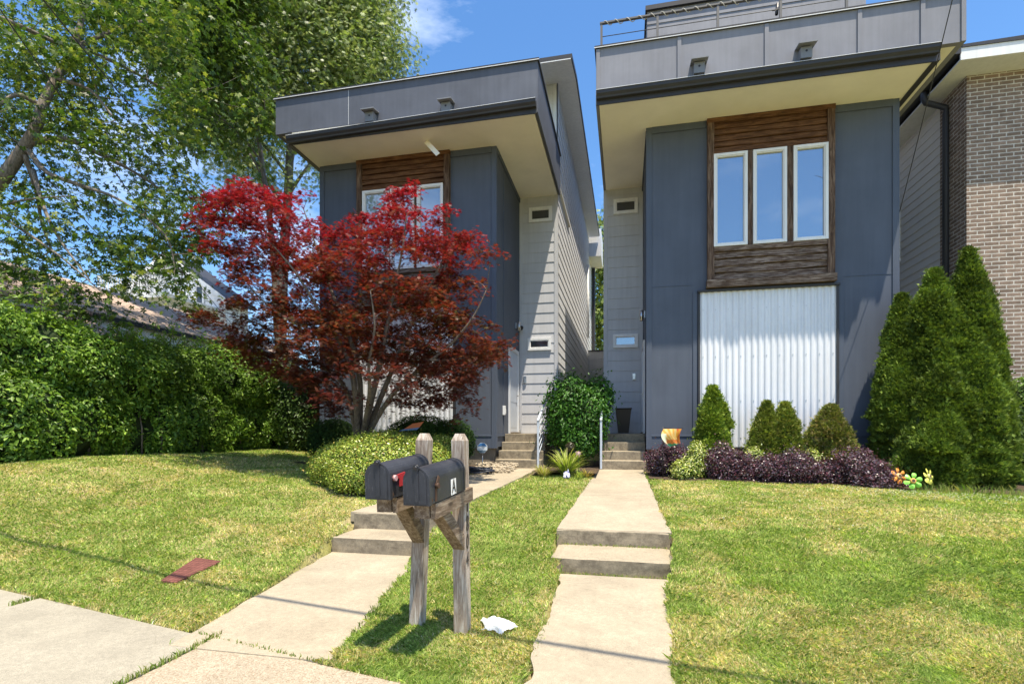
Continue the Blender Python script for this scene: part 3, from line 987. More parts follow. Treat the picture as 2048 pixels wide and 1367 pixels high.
sP = lambda u: P(u, 0, FY)[0]
LH = grey_house(dict(L=True, box=(-7.27, -2.86), rec=(-2.86, -1.8), par=(-7.75, -1.73), wallx=-1.80, sg=1,
    label='left grey house with blue grey parapet, half hidden behind the red maple', corr=(-6.28, -3.86), wood=(-6.26, -3.94),
    wins=[(-6.11, -5.43), (-5.40, -4.80), (-4.73, -4.09)], small=[(1057.6, 1104, 416, 441.5), (1055, 1102, 676, 699.5)],
    smallpane=[M['glass_dark'], M['glass_dark']], gut=(-7.38, -1.75), soff_in=-1.8, top=8.95, gz=(7.88, 7.97), battens=[P(697, 0, FRONT)[0]]))
RHs = grey_house(dict(L=False, box=(.46, 5.19), rec=(-.55, .46), par=(-.56, 5.76), wallx=-.55, sg=-1,
    label='right grey house with three tall windows above white corrugated metal', corr=(1.53, 4.10), wood=(1.67, 4.05),
    wins=[(sP(1426), sP(1493)), (sP(1504), sP(1571)), (sP(1584), sP(1653))], small=[(1227, 1276, 399, 425), (1226, 1276, 668.5, 694)],
    smallpane=[M['glass_dark'], M['glass']], gut=(-.55, 5.31), soff_in=-.55, top=9.0, gz=(7.955, 7.975),
    battens=[P(1358.6, 0, FRONT)[0], P(1533, 0, FRONT)[0], P(1719, 0, FRONT)[0], P(1845, 0, FRONT)[0]]))

# left house: tall side body, upper wall and its high roof
mb = MB()
mb.box(-3.0, -1.85, RY + .03, 29.5, .3, 10.93)
lap_front(mb, -3.0, -1.83, RY, 7.93, 10.95)
lap_side(mb, -1.83, RY, 29.5, .9, 11.3)
mb.build('side_wall', M['siding_light'], LH)
mb = MB()
mb.box(-1.92, -1.795, RY - .03, RY + .0, 7.93, 10.95)
mb.box(-1.83, -1.795, RY - .03, RY + .11, .7, 10.95)
mb.build('corner_board', M['white'], LH, bevel=.003)
mb = MB()
def slope(yy): return 10.58 + min(yy - 12.9, 1.4) * .26 + max(0, yy - 14.3) * .04
ya, ym, yb = 12.9, 14.3, 27.2
x_l, x_r = -3.06, -1.30
for p_, q_ in ((ya, ym), (ym, yb)):
    mb.hexa([(x_l, p_, slope(p_)), (x_r, p_, slope(p_)), (x_r, q_, slope(q_)), (x_l, q_, slope(q_)), (x_l, p_, slope(p_) + .02), (x_r, p_, slope(p_) + .02), (x_r, q_, slope(q_) + .02), (x_l, q_, slope(q_) + .02)])
mb.build('high_soffit', M['white'], LH)
mb = MB()
for (a, c, y0, y1, e0, e1) in ((x_l - .02, x_r + .03, ya, ym, .021, .13), (x_l - .02, x_r + .03, ym, yb, .021, .13)):
    mb.hexa([(a, y0, slope(y0) + e0), (c, y0, slope(y0) + e0), (c, y1, slope(y1) + e0), (a, y1, slope(y1) + e0), (a, y0, slope(y0) + e1), (c, y0, slope(y0) + e1), (c, y1, slope(y1) + e1), (a, y1, slope(y1) + e1)])
mb.build('high_roof', M['gutter'], LH)
mb = MB()   # rear bay under the eave
mb.box(-1.83, -1.20, 27.3, 29.4, 10.5, 11.9)
mb.build('rear_bay', M['siding_light'], LH)
mb = MB(); mb.tube([(-1.74, 25.5, 6.0), (-1.74, 25.5, 9.5)], .05); mb.build('downspout', M['white'], LH)
mb = MB(); mb.box(-1.78, -1.62, 29.2, 29.5, 1, 10.5); mb.build('rear_post', M['gutter'], LH)
# hanging strip of loose trim below the soffit
mb = MB()
A = Vector(Q(852, 283, 11.69)); B = Vector(Q(876, 309, 11.45))
mb.bar(A, B, .012, .10, up=(1, 0, .3)); mb.build('loose_strip', M['cream'], LH)

# right house: roof-deck rooms behind the parapet
mb = MB(); mb.box(.5, 5.0, 12.5, 20, 8.4, 11.1); lap_front(mb, .5, 5.0, 12.5, 8.4, 11.1, .3)
mb.build('penthouse', M['parapet_light'], RHs)
mb = MB(); mb.box(-.50, .45, 14.7, 28, 8.41, 11.55); mb.build('upper_wall', M['siding'], RHs)
mb = MB(); mb.box(.46, 5.05, 12.42, 20, 11.1, 11.2); mb.build('penthouse_roof', M['gutter'], RHs)
mb = MB()
zt = 9.53; yr = FRONT + .07
posts = [P(1203, 0, yr)[0], P(1315, 0, yr)[0], P(1435.6, 0, yr)[0], P(1561, 0, yr)[0], P(1693, 0, yr)[0], 4.9, 5.68]
for px in posts: mb.box(px - .022, px + .022, yr - .02, yr + .02, 9.045, zt)
mb.box(posts[0] - .03, posts[-1] + .03, yr - .028, yr + .028, zt, zt + .03)
mb.tube([(posts[0], yr, 9.28), (posts[-1], yr, 9.28)], .008)
rl = mb.build('deck_railing', M['dark_rail'], RHs)
mb = MB()
pts = []
for k in range(420):
    t = k / 419
    a = k * .62 + 1.2 * math.sin(k * .05)
    pts.append((posts[0] + t * 4.4, yr + .042 * math.cos(a * .5), zt + .012 + .036 * math.sin(a * .5) - .01 * abs(math.sin(k * .031))))
mb.tube(pts, .008, 5)
sl = mb.build('string_light', plain('pale_cord', (.45, .43, .38), .6)); tag(sl, 'pale string light cord wound round the roof deck railing of the right house', 'string lights')
mb = MB(); q = Vector(Q(1553, 20, 10.5)); mb.tube([q + Vector((-.08, 0, .0)), q, q + Vector((.07, 0, .03))], .014); mb.tube([q, q + Vector((0, 0, -.1)), q + Vector((.02, 0, .12))], .03)
mb.v = [tuple(v_) for v_ in mb.v]
cl = mb.build('lamp_clip', M['black_metal']); tag(cl, 'small black clamp lamp hooked on the roof deck rail of the right house', 'lamp')

# wall fittings of both entries
def fittings(root, sg, x, label_l):
    s = MB(); y = 13.75; z = 4.27 if sg > 0 else 4.10
    if sg < 0: y = 12.35
    s.box(x, x + sg * .03, y - .05, y + .05, z - .07, z + .08)
    sc = s.build('wall_lamp', M['steel'], root)
    s = MB(); s.tube([(x + sg * .09, y, z - .14), (x + sg * .09, y, z + .10)], .045, 12); s.tube([(x + sg * .02, y, z), (x + sg * .09, y, z)], .012)
    s.build('lamp_shade', M['steel'], sc)
fittings(LH, 1, -2.86, 'l'); fittings(RHs, -1, .46, 'r')
def wallplate(parent, name, u, v, y, w, h, mat, d=.04):
    x, z = P(u, v, y)
    mb = MB(); mb.box(x - w / 2, x + w / 2, y - d, y, z - h / 2, z + h / 2)
    mb.box(x - w / 2 + .015, x + w / 2 - .015, y - d - .015, y - d, z - h / 2 + .02, z - .01)
    return mb.build(name, mat, parent, bevel=.006)
wallplate(LH, 'lockbox', 1050, 759, RY - .02, .09, .2, M['steel'])
wallplate(RHs, 'lockbox', 1268, 753, RY - .02, .085, .17, M['steel'])
x_, z_ = P(1044, 656, RY)
mb = MB(); mb.tube([(x_, RY - .02, z_ + .02), (x_, RY - .1, z_ + .0), (x_ + .01, RY - .2, z_ - .05)], [.045, .05, .05], 10); mb.build('security_camera', M['black_metal'], LH)
mb = MB(); mb.box(-2.86, -2.80, 12.22, 12.32, 1.84, 2.06); mb.box(-2.80, -2.79, 12.24, 12.30, 1.87, 1.98); mb.build('outlet_box', M['white'], LH, bevel=.006)

# entrance steps, landing and handrails
def entry_steps(x0, x1, fill, label):
    e = empty('entry_steps', ((x0 + x1) / 2, 11.4, .6), label, 'steps', 'concrete entrance steps')
    ys_ = [11.36, 11.68, 12.0, 12.32]
    for k in range(4):
        yb = ys_[k + 1] + .03 if k < 3 else RY - .03
        mb = MB(); mb.box(x0, x1, ys_[k], yb, .4, .63 + .19 * (k + 1))
        mb.build('step' if k < 3 else 'landing', M['conc_step'], e, bevel=.012)
    return e
entry_steps(-2.83, -1.80, 0, 'sunlit concrete entrance steps of the left house beside its dark wall')
entry_steps(-.53, .44, 0, 'half shaded concrete entrance steps of the right house below the black planter')
def handrail(x, label):
    e = empty('handrail', (x, 11.4, .63), label, 'handrail', 'pale metal handrails at the entrances')
    a0, a1 = 11.36, 12.85
    b0, t0, b1, t1 = .64, 1.66, 1.39, 2.34
    for (yy, zb, zt_) in ((a0, b0, t0), (a1, b1, t1)):
        mb = MB(); mb.box(x - .022, x + .022, yy - .022, yy + .022, zb, zt_); mb.build('post', M['rail_metal'], e, bevel=.004)
    mb = MB(); mb.bar((x, a0 - .03, t0 + .012), (x, a1 + .03, t1 + .012), .045, .035); mb.build('top_rail', M['rail_metal'], e)
    mb = MB()
    for k in range(1, 6):
        f_ = k / 6.0
        mb.tube([(x, a0, t0 - .9 * f_), (x, a1, t1 - .9 * f_)], .010, 6)
    mb.build('rail_bars', M['rail_metal'], e)
    return e
handrail(-1.86, 'pale metal handrail with sloping bars on the left house steps')
handrail(-.50, 'pale metal handrail seen edge on at the right house steps')

# planter on the right landing
mb = MB()
px, py = -.04, 13.55
def ring(w, z): return [(px - w, py - w, z), (px + w, py - w, z), (px + w, py + w, z), (px - w, py + w, z)]
a, b_, c_, d_ = ring(.13, 1.41), ring(.195, 2.0), ring(.215, 2.03), ring(.175, 2.03)
for r1_, r2_ in ((a, b_), (b_, c_), (c_, d_)):
    for k in range(4): mb.quad(r1_[k], r1_[(k + 1) % 4], r2_[(k + 1) % 4], r2_[k])
mb.poly(list(reversed(a))); mb.poly([(p[0], p[1], 1.98) for p in d_])
for k in range(4):
    mb.quad(d_[k], d_[(k + 1) % 4], (d_[(k + 1) % 4][0], d_[(k + 1) % 4][1], 1.98), (d_[k][0], d_[k][1], 1.98))
o = mb.build('planter', plain('black_planter', (.028, .022, .02), .45), bevel=.006); tag(o, 'tall tapered black planter on the right house landing', 'planter')
# small padlock on the left landing
x_, z_ = P(1039.5, 857, 14.1)
mb = MB(); mb.box(x_ - .035, x_ + .035, 14.05, 14.1, 1.402, 1.47); mb.tube([(x_ - .022, 14.075, 1.46), (x_ - .022, 14.075, 1.50), (x_, 14.075, 1.525), (x_ + .022, 14.075, 1.50), (x_ + .022, 14.075, 1.46)], .007)
o = mb.build('padlock', M['steel'], bevel=.004); tag(o, 'small steel padlock on the left house landing beside the door', 'padlock')

# fence across the gap between the houses
mb = MB(); lap_front(mb, -1.80, -.5, 26.6, .6, 5.45, .45); mb.box(-1.80, -.5, 26.6, 26.7, .5, 5.5); e = mb.build('fence', M['siding']); tag(e, 'grey boarded fence closing the gap between the two houses', 'fence')
mb = MB(); mb.box(-1.82, -.48, 26.55, 26.75, 5.5, 5.56); mb.build('fence_cap', M['gutter'], e)

# birdhouses on the parapets
def birdhouse(x, z, label, w=.19, h=.20):
    e = empty('birdhouse', (x, FRONT, z), label, 'birdhouse', 'grey birdhouses on the parapets')
    mb = MB(); mb.box(x - w / 2, x + w / 2, FRONT - .16, FRONT - .001, z, z + h); bx = mb.build('box', M['bird'], e)
    mb = MB(); mb.hexa([(x - w / 2 - .055, FRONT - .27, z + h + .0), (x + w / 2 + .055, FRONT - .27, z + h), (x + w / 2 + .055, FRONT - .001, z + h + .05), (x - w / 2 - .055, FRONT - .001, z + h + .05),
        (x - w / 2 - .055, FRONT - .27, z + h + .022), (x + w / 2 + .055, FRONT - .27, z + h + .022), (x + w / 2 + .055, FRONT - .001, z + h + .072), (x - w / 2 - .055, FRONT - .001, z + h + .072)])
    mb.build('lid', M['bird'], e)
    mb = MB(); mb.tube([(x, FRONT - .163, z + h * .62), (x, FRONT - .158, z + h * .62)], .02, 12); mb.build('entrance_hole', M['black_metal'], bx)
    return e
M['bird'] = painted('birdhouse_grey', (.19, .20, .22), var=.1, streak=False)
for u, v, lb in ((741, 240, 'grey birdhouse nearer the corner of the left house parapet, above the timber panel'), (893, 221, 'grey birdhouse on the left house parapet nearer the roof end by the gap'),
                 (1398, 143, 'smaller looking grey birdhouse on the right house parapet, nearer the gap'), (1611, 113, 'grey birdhouse on the right house parapet, nearer the brick house')):
    x, z = P(u, v, FRONT - .1)
    birdhouse(x, z - .06, lb)
# ------------------------------------------------------------------ brick house on the right
BX, BY = 7.02, 12.8
bh = empty('brick_house', (9.5, BY, .5), 'brown brick house at the right edge with grey side boards and dark downspout', 'house')
mb = MB(); mb.box(BX, BX + 8, BY, BY + .95, .2, 8.95); mb.build('brick_wall', M['brick'], bh)
mb = MB(); mb.box(BX + .06, BX + 8, BY + .95, BY + 16, .2, 8.95); lap_side(mb, BX + .06, BY + .95, BY + 16, .6, 8.9, .2, sg=-1); mb.build('side_wall', painted('warm_grey_siding', (.76, .74, .70), var=.04, streak=False), bh)
mb = MB(); mb.box(BX - .42, BX + 8, BY - .55, BY + 16, 8.90, 8.93); mb.build('soffit', M['siding_light'], bh)
def wedge(mb, x0, x1, y0, y1, z0, z1, rise):
    h_ = rise * (x1 - x0)
    mb.hexa([(x0, y0, z0), (x1, y0, z0), (x1, y1, z0), (x0, y1, z0), (x0, y0, z1), (x1, y0, z1 + h_), (x1, y1, z1 + h_), (x0, y1, z1)])
mb = MB(); wedge(mb, BX - .42, BX + 8, BY - .58, BY - .55, 8.90, 9.14, .0); mb.build('fascia', M['white'], bh)
mb = MB(); wedge(mb, BX - .40, BX + 8, BY - .60, BY + 16, 9.141, 9.2, .02); mb.build('roof', M['gutter'], bh)
mb = MB(); mb.box(BX - .55, BX - .42, BY - .60, BY + 16, 9.02, 9.17); gt = mb.build('gutter', M['gutter'], bh)
mb = MB()
dx, dy = BX - .06, BY + .62
mb.tube([(BX - .48, dy, 9.05), (BX - .48, dy, 8.85), (BX - .45, dy, 8.78), (dx, dy, 8.62), (dx, dy, 8.5), (dx, dy, .6)], .062, 10)
mb.build('downspout', M['gutter'], gt)
w_ = MB()
ya_, za_ = 15.6, 6.2
w_.box(BX - .0, BX + .06, ya_, ya_ + 1.3, 5.9, 7.3)
w_.m = 1; w_.quad((BX - .004, ya_ + .09, 5.99), (BX - .004, ya_ + 1.21, 5.99), (BX - .004, ya_ + 1.21, 7.21), (BX - .004, ya_ + .09, 7.21))
w_.build('window', [M['white'], M['glass']], bh)

# ------------------------------------------------------------------ neighbour's low house beyond the hedge (left)
nb = empty('low_house', (-14, 10, .9), 'low white house with brown shingle roof beyond the hedge', 'house')
mb = MB()
EX, EZ, RX, RZ_ = -12.0, 4.12, -16.2, 5.9
mb.hexa([(EX, -2, EZ), (EX, 18, EZ), (RX, 18, RZ_), (RX, -2, RZ_), (EX, -2, EZ + .09), (EX, 18, EZ + .09), (RX, 18, RZ_ + .09), (RX, -2, RZ_ + .09)])
mb.hexa([(RX, -2, RZ_), (RX, 18, RZ_), (-20.5, 18, EZ), (-20.5, -2, EZ), (RX, -2, RZ_ + .09), (RX, 18, RZ_ + .09), (-20.5, 18, EZ + .09), (-20.5, -2, EZ + .09)])
mb.build('roof', M['shingle'], nb)
mb = MB(); mb.box(EX + .0, EX + .03, 9.8, 18.05, EZ - .05, EZ + .06); mb.build('fascia', M['gutter'], nb)
mb = MB(); mb.box(-20.2, -12.10, -1.7, 17.7, .8, 4.1); lap_side(mb, -12.10, -1.7, 17.7, .9, 4.1, .13); mb.build('wall', M['white_siding'], nb)
mb = MB()
mb.hexa([(-12.3, 7.2, 4.0), (-10.75, 7.2, 3.33), (-10.75, 9.8, 3.33), (-12.3, 9.8, 4.0), (-12.3, 7.2, 4.1), (-10.75, 7.2, 3.42), (-10.75, 9.8, 3.42), (-12.3, 9.8, 4.1)])
mb.build('porch_roof', M['shingle'], nb)
mb = MB()
for yy in (7.3, 9.6): mb.box(-11.1, -10.98, yy, yy + .12, .9, 3.45)
mb.build('porch_post', M['white'], nb)
cx_, cy_, cz_ = Q(108, 548, 18.5)
mb = MB(); mb.box(cx_ - .35, cx_ + .35, cy_ - .3, cy_ + .3, 4.5, 6.75); mb.box(cx_ - .4, cx_ + .4, cy_ - .35, cy_ + .35, 6.75, 6.85); mb.build('chimney', M['brick_red'], nb)

# white two storey house further behind
wh = empty('white_house', (-20, 24, .9), 'white boarded house with balcony behind the low shingled roof', 'house')
GYY = 23.0
xa, zrk = P(465, 603, GYY)
xp, zpk = P(345, 512, GYY)
xw, _ = P(452, 603, GYY)
xl_, _z = P(195, 603, GYY)
mb = MB()
mb.poly([(xl_ - 1.5, GYY, .8), (xw, GYY, .8), (xw, GYY, zrk), (xp, GYY, zpk - .2), (xl_ - 1.5, GYY, zrk)])
mb.poly([(xw, GYY, .8), (xw, GYY + 1.6, .8), (xw, GYY + 1.6, zrk), (xw, GYY, zrk)])
z = 1.0
while z < zpk - .5:
    wdt = 0 if z < zrk else (z - zrk) / (zpk - zrk)
    xr_ = xw + (xp - xw) * wdt; xq = (xl_ - 1.5) + (xp - xl_ + 1.5) * wdt
    mb.box(xq, xr_, GYY - .03, GYY, z, z + .03)
    z += .2
mb.build('wall', M['white_siding'], wh)
mb = MB()
for xe in (xa, 2 * xp - xa):
    mb.hexa([(xe, GYY - .5, zrk - .12), (xp, GYY - .5, zpk - .12), (xp, GYY + 1.7, zpk - .12), (xe, GYY + 1.7, zrk - .12), (xe, GYY - .5, zrk + .1), (xp, GYY - .5, zpk + .1), (xp, GYY + 1.7, zpk + .1), (xe, GYY + 1.7, zrk + .1)])
mb.build('roof', M['gutter'], wh)
mb = MB()
for xe in (xa, 2 * xp - xa):
    mb.bar((xe, GYY - .53, zrk - .04), (xp, GYY - .53, zpk - .04), .05, .2)
mb.build('rake_board', M['white'], wh)
for (u0, u1, v0, v1) in ((284, 312, 562, 605), (392, 410, 570, 620)):
    a, zt_ = P(u0, v0, GYY); c, zb_ = P(u1, v1, GYY)
    window(wh, a, c, zb_, zt_, GYY - .031, fw=.09, pane=M['glass_dark'], depth=.06)
mb = MB()
a, zt_ = P(196, 553, GYY - 3); c, zb_ = P(338, 600, GYY - 3)
mb.box(a, c, GYY - 3.05, GYY - 2.95, zt_ - .06, zt_ + .02); mb.box(a, c, GYY - 3.05, GYY - 2.95, zt_ - 1.0, zt_ - .92)
k = 0
while a + k * .16 < c:
    mb.box(a + k * .16, a + k * .16 + .06, GYY - 3.03, GYY - 2.97, zt_ - .95, zt_ - .05); k += 1
mb.box(a, c, GYY - 3.05, GYY, zt_ - 1.15, zt_ - 1.0)
mb.build('balcony', M['white'], wh)
mb = MB(); mb.box(xl_ - 1.4, xw - 3.2, GYY - 3, GYY - .02, .8, zt_ - 1.16); mb.build('lower_room', M['white_siding'], wh)

# ------------------------------------------------------------------ mailboxes
def mailbox_unit(base, top, fr, bk, label, plabel, flag_up=True):
    """base/top: post foot and head; fr/bk: lower right front / back corner of the box"""
    base, top, fr, bk = Vector(base), Vector(top), Vector(fr), Vector(bk)
    d = (bk - fr); Ln = d.length; d.normalize()
    r = Vector((d.y, -d.x, 0)).normalized()          # to the right when looking along d
    up = r.cross(d).normalized()
    W, H = .154, .212
    hw = W / 2
    # --- post with bevelled head, brace and arm
    pe = empty('mailbox_post', base, plabel, 'post', 'weathered mailbox posts')
    mb = MB(); h = .046
    rr = Vector((d.y, -d.x, 0)).normalized(); dd = Vector((d.x, d.y, 0)).normalized()
    # post slightly turned
    def ringp(c, hh): return [c - rr * hh - dd * hh, c + rr * hh - dd * hh, c + rr * hh + dd * hh, c - rr * hh + dd * hh]
    n = 9
    rings = [ringp(base + (top - base) * t + Vector((0, 0, -.12 if t == 0 else 0)), h) for t in np.linspace(0, .965, n)]
    rings.append(ringp(top, h * .55))
    for a, b in zip(rings[:-1], rings[1:]):
        for k in range(4): mb.quad(a[k], a[(k + 1) % 4], b[(k + 1) % 4], b[k])
    mb.poly(rings[-1]); mb.poly(list(reversed(rings[0])))
    mb.v = [tuple(v_) for v_ in mb.v]
    mb.build('post', M['grey_post'], pe, bevel=.004)
    # arm: a board on the right side of the post, just under the box
    mb = MB()
    pc = base + (top - base) * ((fr.z - base.z - .05) / (top.z - base.z))
    zc = -.055
    s0 = fr + d * .09 - r * (hw) + up * zc
    e0 = s0 + d * (Ln + .17 - .09)
    mb.bar(s0 + r * (.055), e0 + r * .055, .036, .095, up=up)
    mb.bar(s0 - r * (.045), e0 - d * .17 - r * .045, .05, .095, up=up)
    mb.bar(s0 + d * .0 - r * .0, s0 + d * (Ln - .14), .06, .092, up=up)
    mb.v = [tuple(v_) for v_ in mb.v]
    mb.build('arm', M['grey_arm'], pe, bevel=.003)
    mb = MB()
    ba = s0 + d * .19 - up * .05; bb = base + (top - base) * ((fr.z - .36) / (top.z - base.z)) - dd * .02
    mb.bar(ba + up * .02, bb, .085, .085, up=up)
    mb.v = [tuple(v_) for v_ in mb.v]
    mb.build('brace', M['grey_arm'], pe, bevel=.004)
    # --- box
    be = empty('mailbox', fr, label, 'mailbox', 'black mailboxes on timber posts')
    c0 = fr - r * hw
    def arch(hw_, H_, o, n=14):
        pts = [c0 + o - r * hw_, c0 + o + r * hw_]
        spring = H_ - hw_
        out = [c0 + o + r * hw_, ]
        for k in range(n + 1):
            a = math.pi * k / n
            out.append(c0 + o + r * hw_ * math.cos(a) + up * (spring + hw_ * math.sin(a)))
        out.append(c0 + o - r * hw_)
        return out
    def shell(name, y0, y1, hw_, H_, mat, parent, z0=0, capf=True, capb=True):
        mb = MB()
        A = arch(hw_, H_, d * y0 + up * z0); B = arch(hw_, H_, d * y1 + up * z0)
        for k in range(len(A) - 1):
            if 0 < k < len(A) - 2: mb.smooth.add(len(mb.f))
            mb.quad(A[k], B[k], B[k + 1], A[k + 1])
        mb.quad(A[-1], B[-1], B[0], A[0])
        if capf: mb.poly(list(A))
        if capb: mb.poly(list(reversed(B)))
        mb.v = [tuple(v_) for v_ in mb.v]
        return mb.build(name, mat, parent)
    body = shell('body', .012, Ln, hw, H, M['box'], be)
    shell('rear_rim', Ln - .012, Ln + .006, hw + .005, H + .005, M['box_edge'], body, -.002)
    dr = shell('door', -.014, .014, hw + .006, H + .006, M['box'], be, -.003)
    shell('door_panel', -.019, -.013, hw - .012, H - .016, M['box'], dr, .006)
    mb = MB()
    mb.bar(c0 - d * .021 + up * .02 + r * .006, c0 - d * .021 + up * (H + .004) + r * .006, .026, .006, up=tuple(d))
    mb.v = [tuple(v_) for v_ in mb.v]; mb.build('door_rib', M['box'], dr)
    mb = MB()
    cc = c0 - d * .022 + up * (H + .002) + r * .006
    mb.tube([cc - r * .0 - d * .006, cc + d * .006], .02, 14); mb.tube([cc - d * .012, cc + d * .03 + up * .012], [.011, .008], 8)
    mb.v = [tuple(v_) for v_ in mb.v]; mb.build('latch', M['box_edge'], dr)
    # flag
    mb = MB()
    side = c0 + r * (hw + .006)
    if flag_up:
        p0 = side + d * .04 + up * .12
        mb.bar(p0 - d * .015, p0 + d * .135 + up * .008, .006, .024, up=up)
        mb.bar(p0 + d * .085 - up * .005, p0 + d * .085 - up * .06, .006, .045, up=tuple(d))
        mb.v = [tuple(v_) for v_ in mb.v]; fl = mb.build('flag', M['flag_red'], be); tag(fl, 'red flag lowered along the box side')
        mb = MB(); mb.tube([p0 - r * .004, p0 + r * .014], .018, 10); mb.v = [tuple(v_) for v_ in mb.v]; mb.build('pivot', M['pink_worn'], fl)
        mb = MB(); mb.box(0, 0, 0, 0, 0, 0) if False else None
    else:
        p0 = side + d * .085 + up * .1
        mb.bar(p0 - up * .09 - d * .012, p0 + up * .02, .005, .018, up=tuple(d)); mb.bar(p0 + up * .0, p0 + d * .035 + up * .05, .006, .026, up=tuple(d))
        mb.tube([p0 - r * .006, p0 + r * .016], .016, 10)
        mb.v = [tuple(v_) for v_ in mb.v]; mb.build('flag_bracket', M['rust'], be)
        # letter A sticker
        st = MB(); a = side - r * .003 + d * (Ln * .56) + up * .004
        st.quad(a, a + d * .085, a + d * .085 + up * .10, a + up * .10)
        st.v = [tuple(v_) for v_ in st.v]; stk = st.build('sticker', M['sticker'], be)
        me = text_mesh("A", .125, .0006)
        me.materials.append(M['black_metal'])
        Mx = Matrix((( d.x, up.x, r.x, 0), (d.y, up.y, r.y, 0), (d.z, up.z, r.z, 0), (0, 0, 0, 1)))
        me.transform(Matrix.Translation(a + d * .0425 + up * .05 + r * .003) @ Mx @ Matrix.Diagonal((.72, 1, 1, 1)))
        link(bpy.data.objects.new('letter', me), stk)
    rs = MB()
    for (o1, o2, w1) in ((d * .002 + up * .004, d * .03 + up * .03, .018), (d * .01 + up * .002, d * .015 + up * .045, .01)):
        rs.bar(c0 + r * (hw + .0035) + o1, c0 + r * (hw + .0035) + o2, .0015, w1, up=tuple(up))
    rs.v = [tuple(v_) for v_ in rs.v]; rs.build('rust_patch', M['rust'], be)
    return pe, be, (d, r, up, rr, dd)
def box_paint():
    m, n, l, b = new_mat('black_enamel')
    v = coords(n, l)
    t = noise_node(n, l, v, 4, 6, .7)
    r = ramp_node(n, l, t.outputs["Fac"], [(.35, (.020, .022, .028)), (.7, (.040, .043, .053))])
    v2 = coords(n, l, (30, 30, 4)); t2 = noise_node(n, l, v2, 4.0, 5, .8)
    r2 = ramp_node(n, l, t2.outputs["Fac"], [(.60, 0.0), (.70, 1.0)])
    o = mix_node(n, l, r2.outputs[0], r.outputs[0], (.16, .16, .17))
    l.new(o.outputs[0], b.inputs["Base Color"])
    rr_ = ramp_node(n, l, t.outputs["Fac"], [(.3, .38), (.7, .55)])
    l.new(rr_.outputs[0], b.inputs["Roughness"])
    b.inputs["Specular IOR Level"].default_value = .6
    bump(n, l, b, t.outputs["Fac"], .3, .006)
    return m
M['box'] = box_paint()
M['box_edge'] = plain('worn_black_edge', (.035, .037, .045), .35, 0.3, .7)
M['flag_red'] = plain('faded_red', (.50, .035, .04), .5)
M['pink_worn'] = plain('worn_pink', (.6, .35, .33), .6)
M['rust'] = painted('rusty_metal', (.085, .05, .032), var=.5, streak=False, rough=.8)
M['sticker'] = plain('sticker_white', (.8, .79, .76), .5)
pe, be, fr_ = mailbox_unit((-1.115, 3.53, 0), (-1.125, 3.50, 1.398), (-1.088, 2.83, .990), (-1.050, 3.37, 1.022),
    'black mailbox with a white letter A sticker, right of the pair', 'weathered timber post with black house numbers carrying the letter A mailbox', False)
mailbox_unit((-1.475, 3.58, 0), (-1.405, 3.55, 1.40), (-1.352, 2.88, 1.012), (-1.322, 3.42, 1.045),
    'black mailbox with a red flag, left of the pair', 'weathered leaning timber post carrying the red flag mailbox', True)
d_, r_, up_, rr_, dd_ = fr_
for ch, z in (("1", .90), ("8", .77), ("0", .645), ("4", .52)):
    me = text_mesh(ch, .15, .0012); me.materials.append(M['black_metal'])
    px = Vector((-1.118, 3.51, z)) + rr_ * .0475
    Mx = Matrix(((dd_.x, 0, rr_.x, 0), (dd_.y, 0, rr_.y, 0), (0, 1, 0, 0), (0, 0, 0, 1)))
    me.transform(Matrix.Translation(px) @ Mx @ Matrix.Diagonal((.62, 1, 1, 1)))
    link(bpy.data.objects.new('house_number', me), pe)

# ------------------------------------------------------------------ small things
# red utility lid in the left lawn
def ray_ground(u, v):
    k = (u - CX) / F
    dx, dy, dz = -ST + k * CT, CT + k * ST, (HZ - v) / F
    D = 3.0
    for _ in range(60):
        x, y = D * dx, D * dy
        z = gz1(x, y)
        D2 = (z - EYE) / dz if dz < 0 else D
        D = D * .5 + D2 * .5
    return Vector((D * dx, D * dy, gz1(D * dx, D * dy)))
c4 = [ray_ground(*p) for p in ((322, 1165), (351, 1169), (442, 1126), (392, 1119))]
mb = MB()
mb.hexa([(p.x, p.y, p.z - .05) for p in c4] + [(p.x, p.y, p.z + .028) for p in c4])
o = mb.build('utility_lid', M['lid'], bevel=.005); tag(o, 'faded red utility lid sunk in the left lawn', 'lid')
LID = np.array([[p.x, p.y] for p in c4])
# crumpled white plastic bag
bg = ray_ground(993, 1262)
bm = bmesh.new()
bmesh.ops.create_grid(bm, x_segments=26, y_segments=26, size=.5)
pp = np.array([tuple(v_.co) for v_ in bm.verts])
n1 = fbm(pp * 5 + 3, 21, 4) - .5; n2 = fbm(pp * 9 + 9, 22, 3) - .5; n3 = fbm(pp * 7 + 20, 23, 3) - .5
for v_, a, b, c in zip(bm.verts, n1, n2, n3):
    x, y = v_.co.x, v_.co.y
    rad = min(1, math.hypot(x, y) * 2)
    hh = .06 * (1 - rad ** 2) + abs(a) * .09 + .010
    sx = .105 * (1 + .35 * math.sin(math.atan2(y, x) * 3 + .5)); sy = .11 * (1 + .4 * math.cos(math.atan2(y, x) * 2 + 1))
    v_.co = Vector((bg.x + x * sx * 2 + b * .03 , bg.y + y * sy * 2 + c * .03, bg.z + hh + .02))
me = bpy.data.meshes.new('plastic_bag'); bm.to_mesh(me); bm.free()
me.polygons.foreach_set("use_smooth", [False] * len(me.polygons))
m, n, l, b = new_mat('white_film'); b.inputs["Base Color"].default_value = (.85, .86, .88, 1); b.inputs["Roughness"].default_value = .35
tr = n.new("ShaderNodeBsdfTranslucent"); tr.inputs[0].default_value = (.9, .9, .92, 1); mx = n.new("ShaderNodeMixShader"); mx.inputs[0].default_value = .35
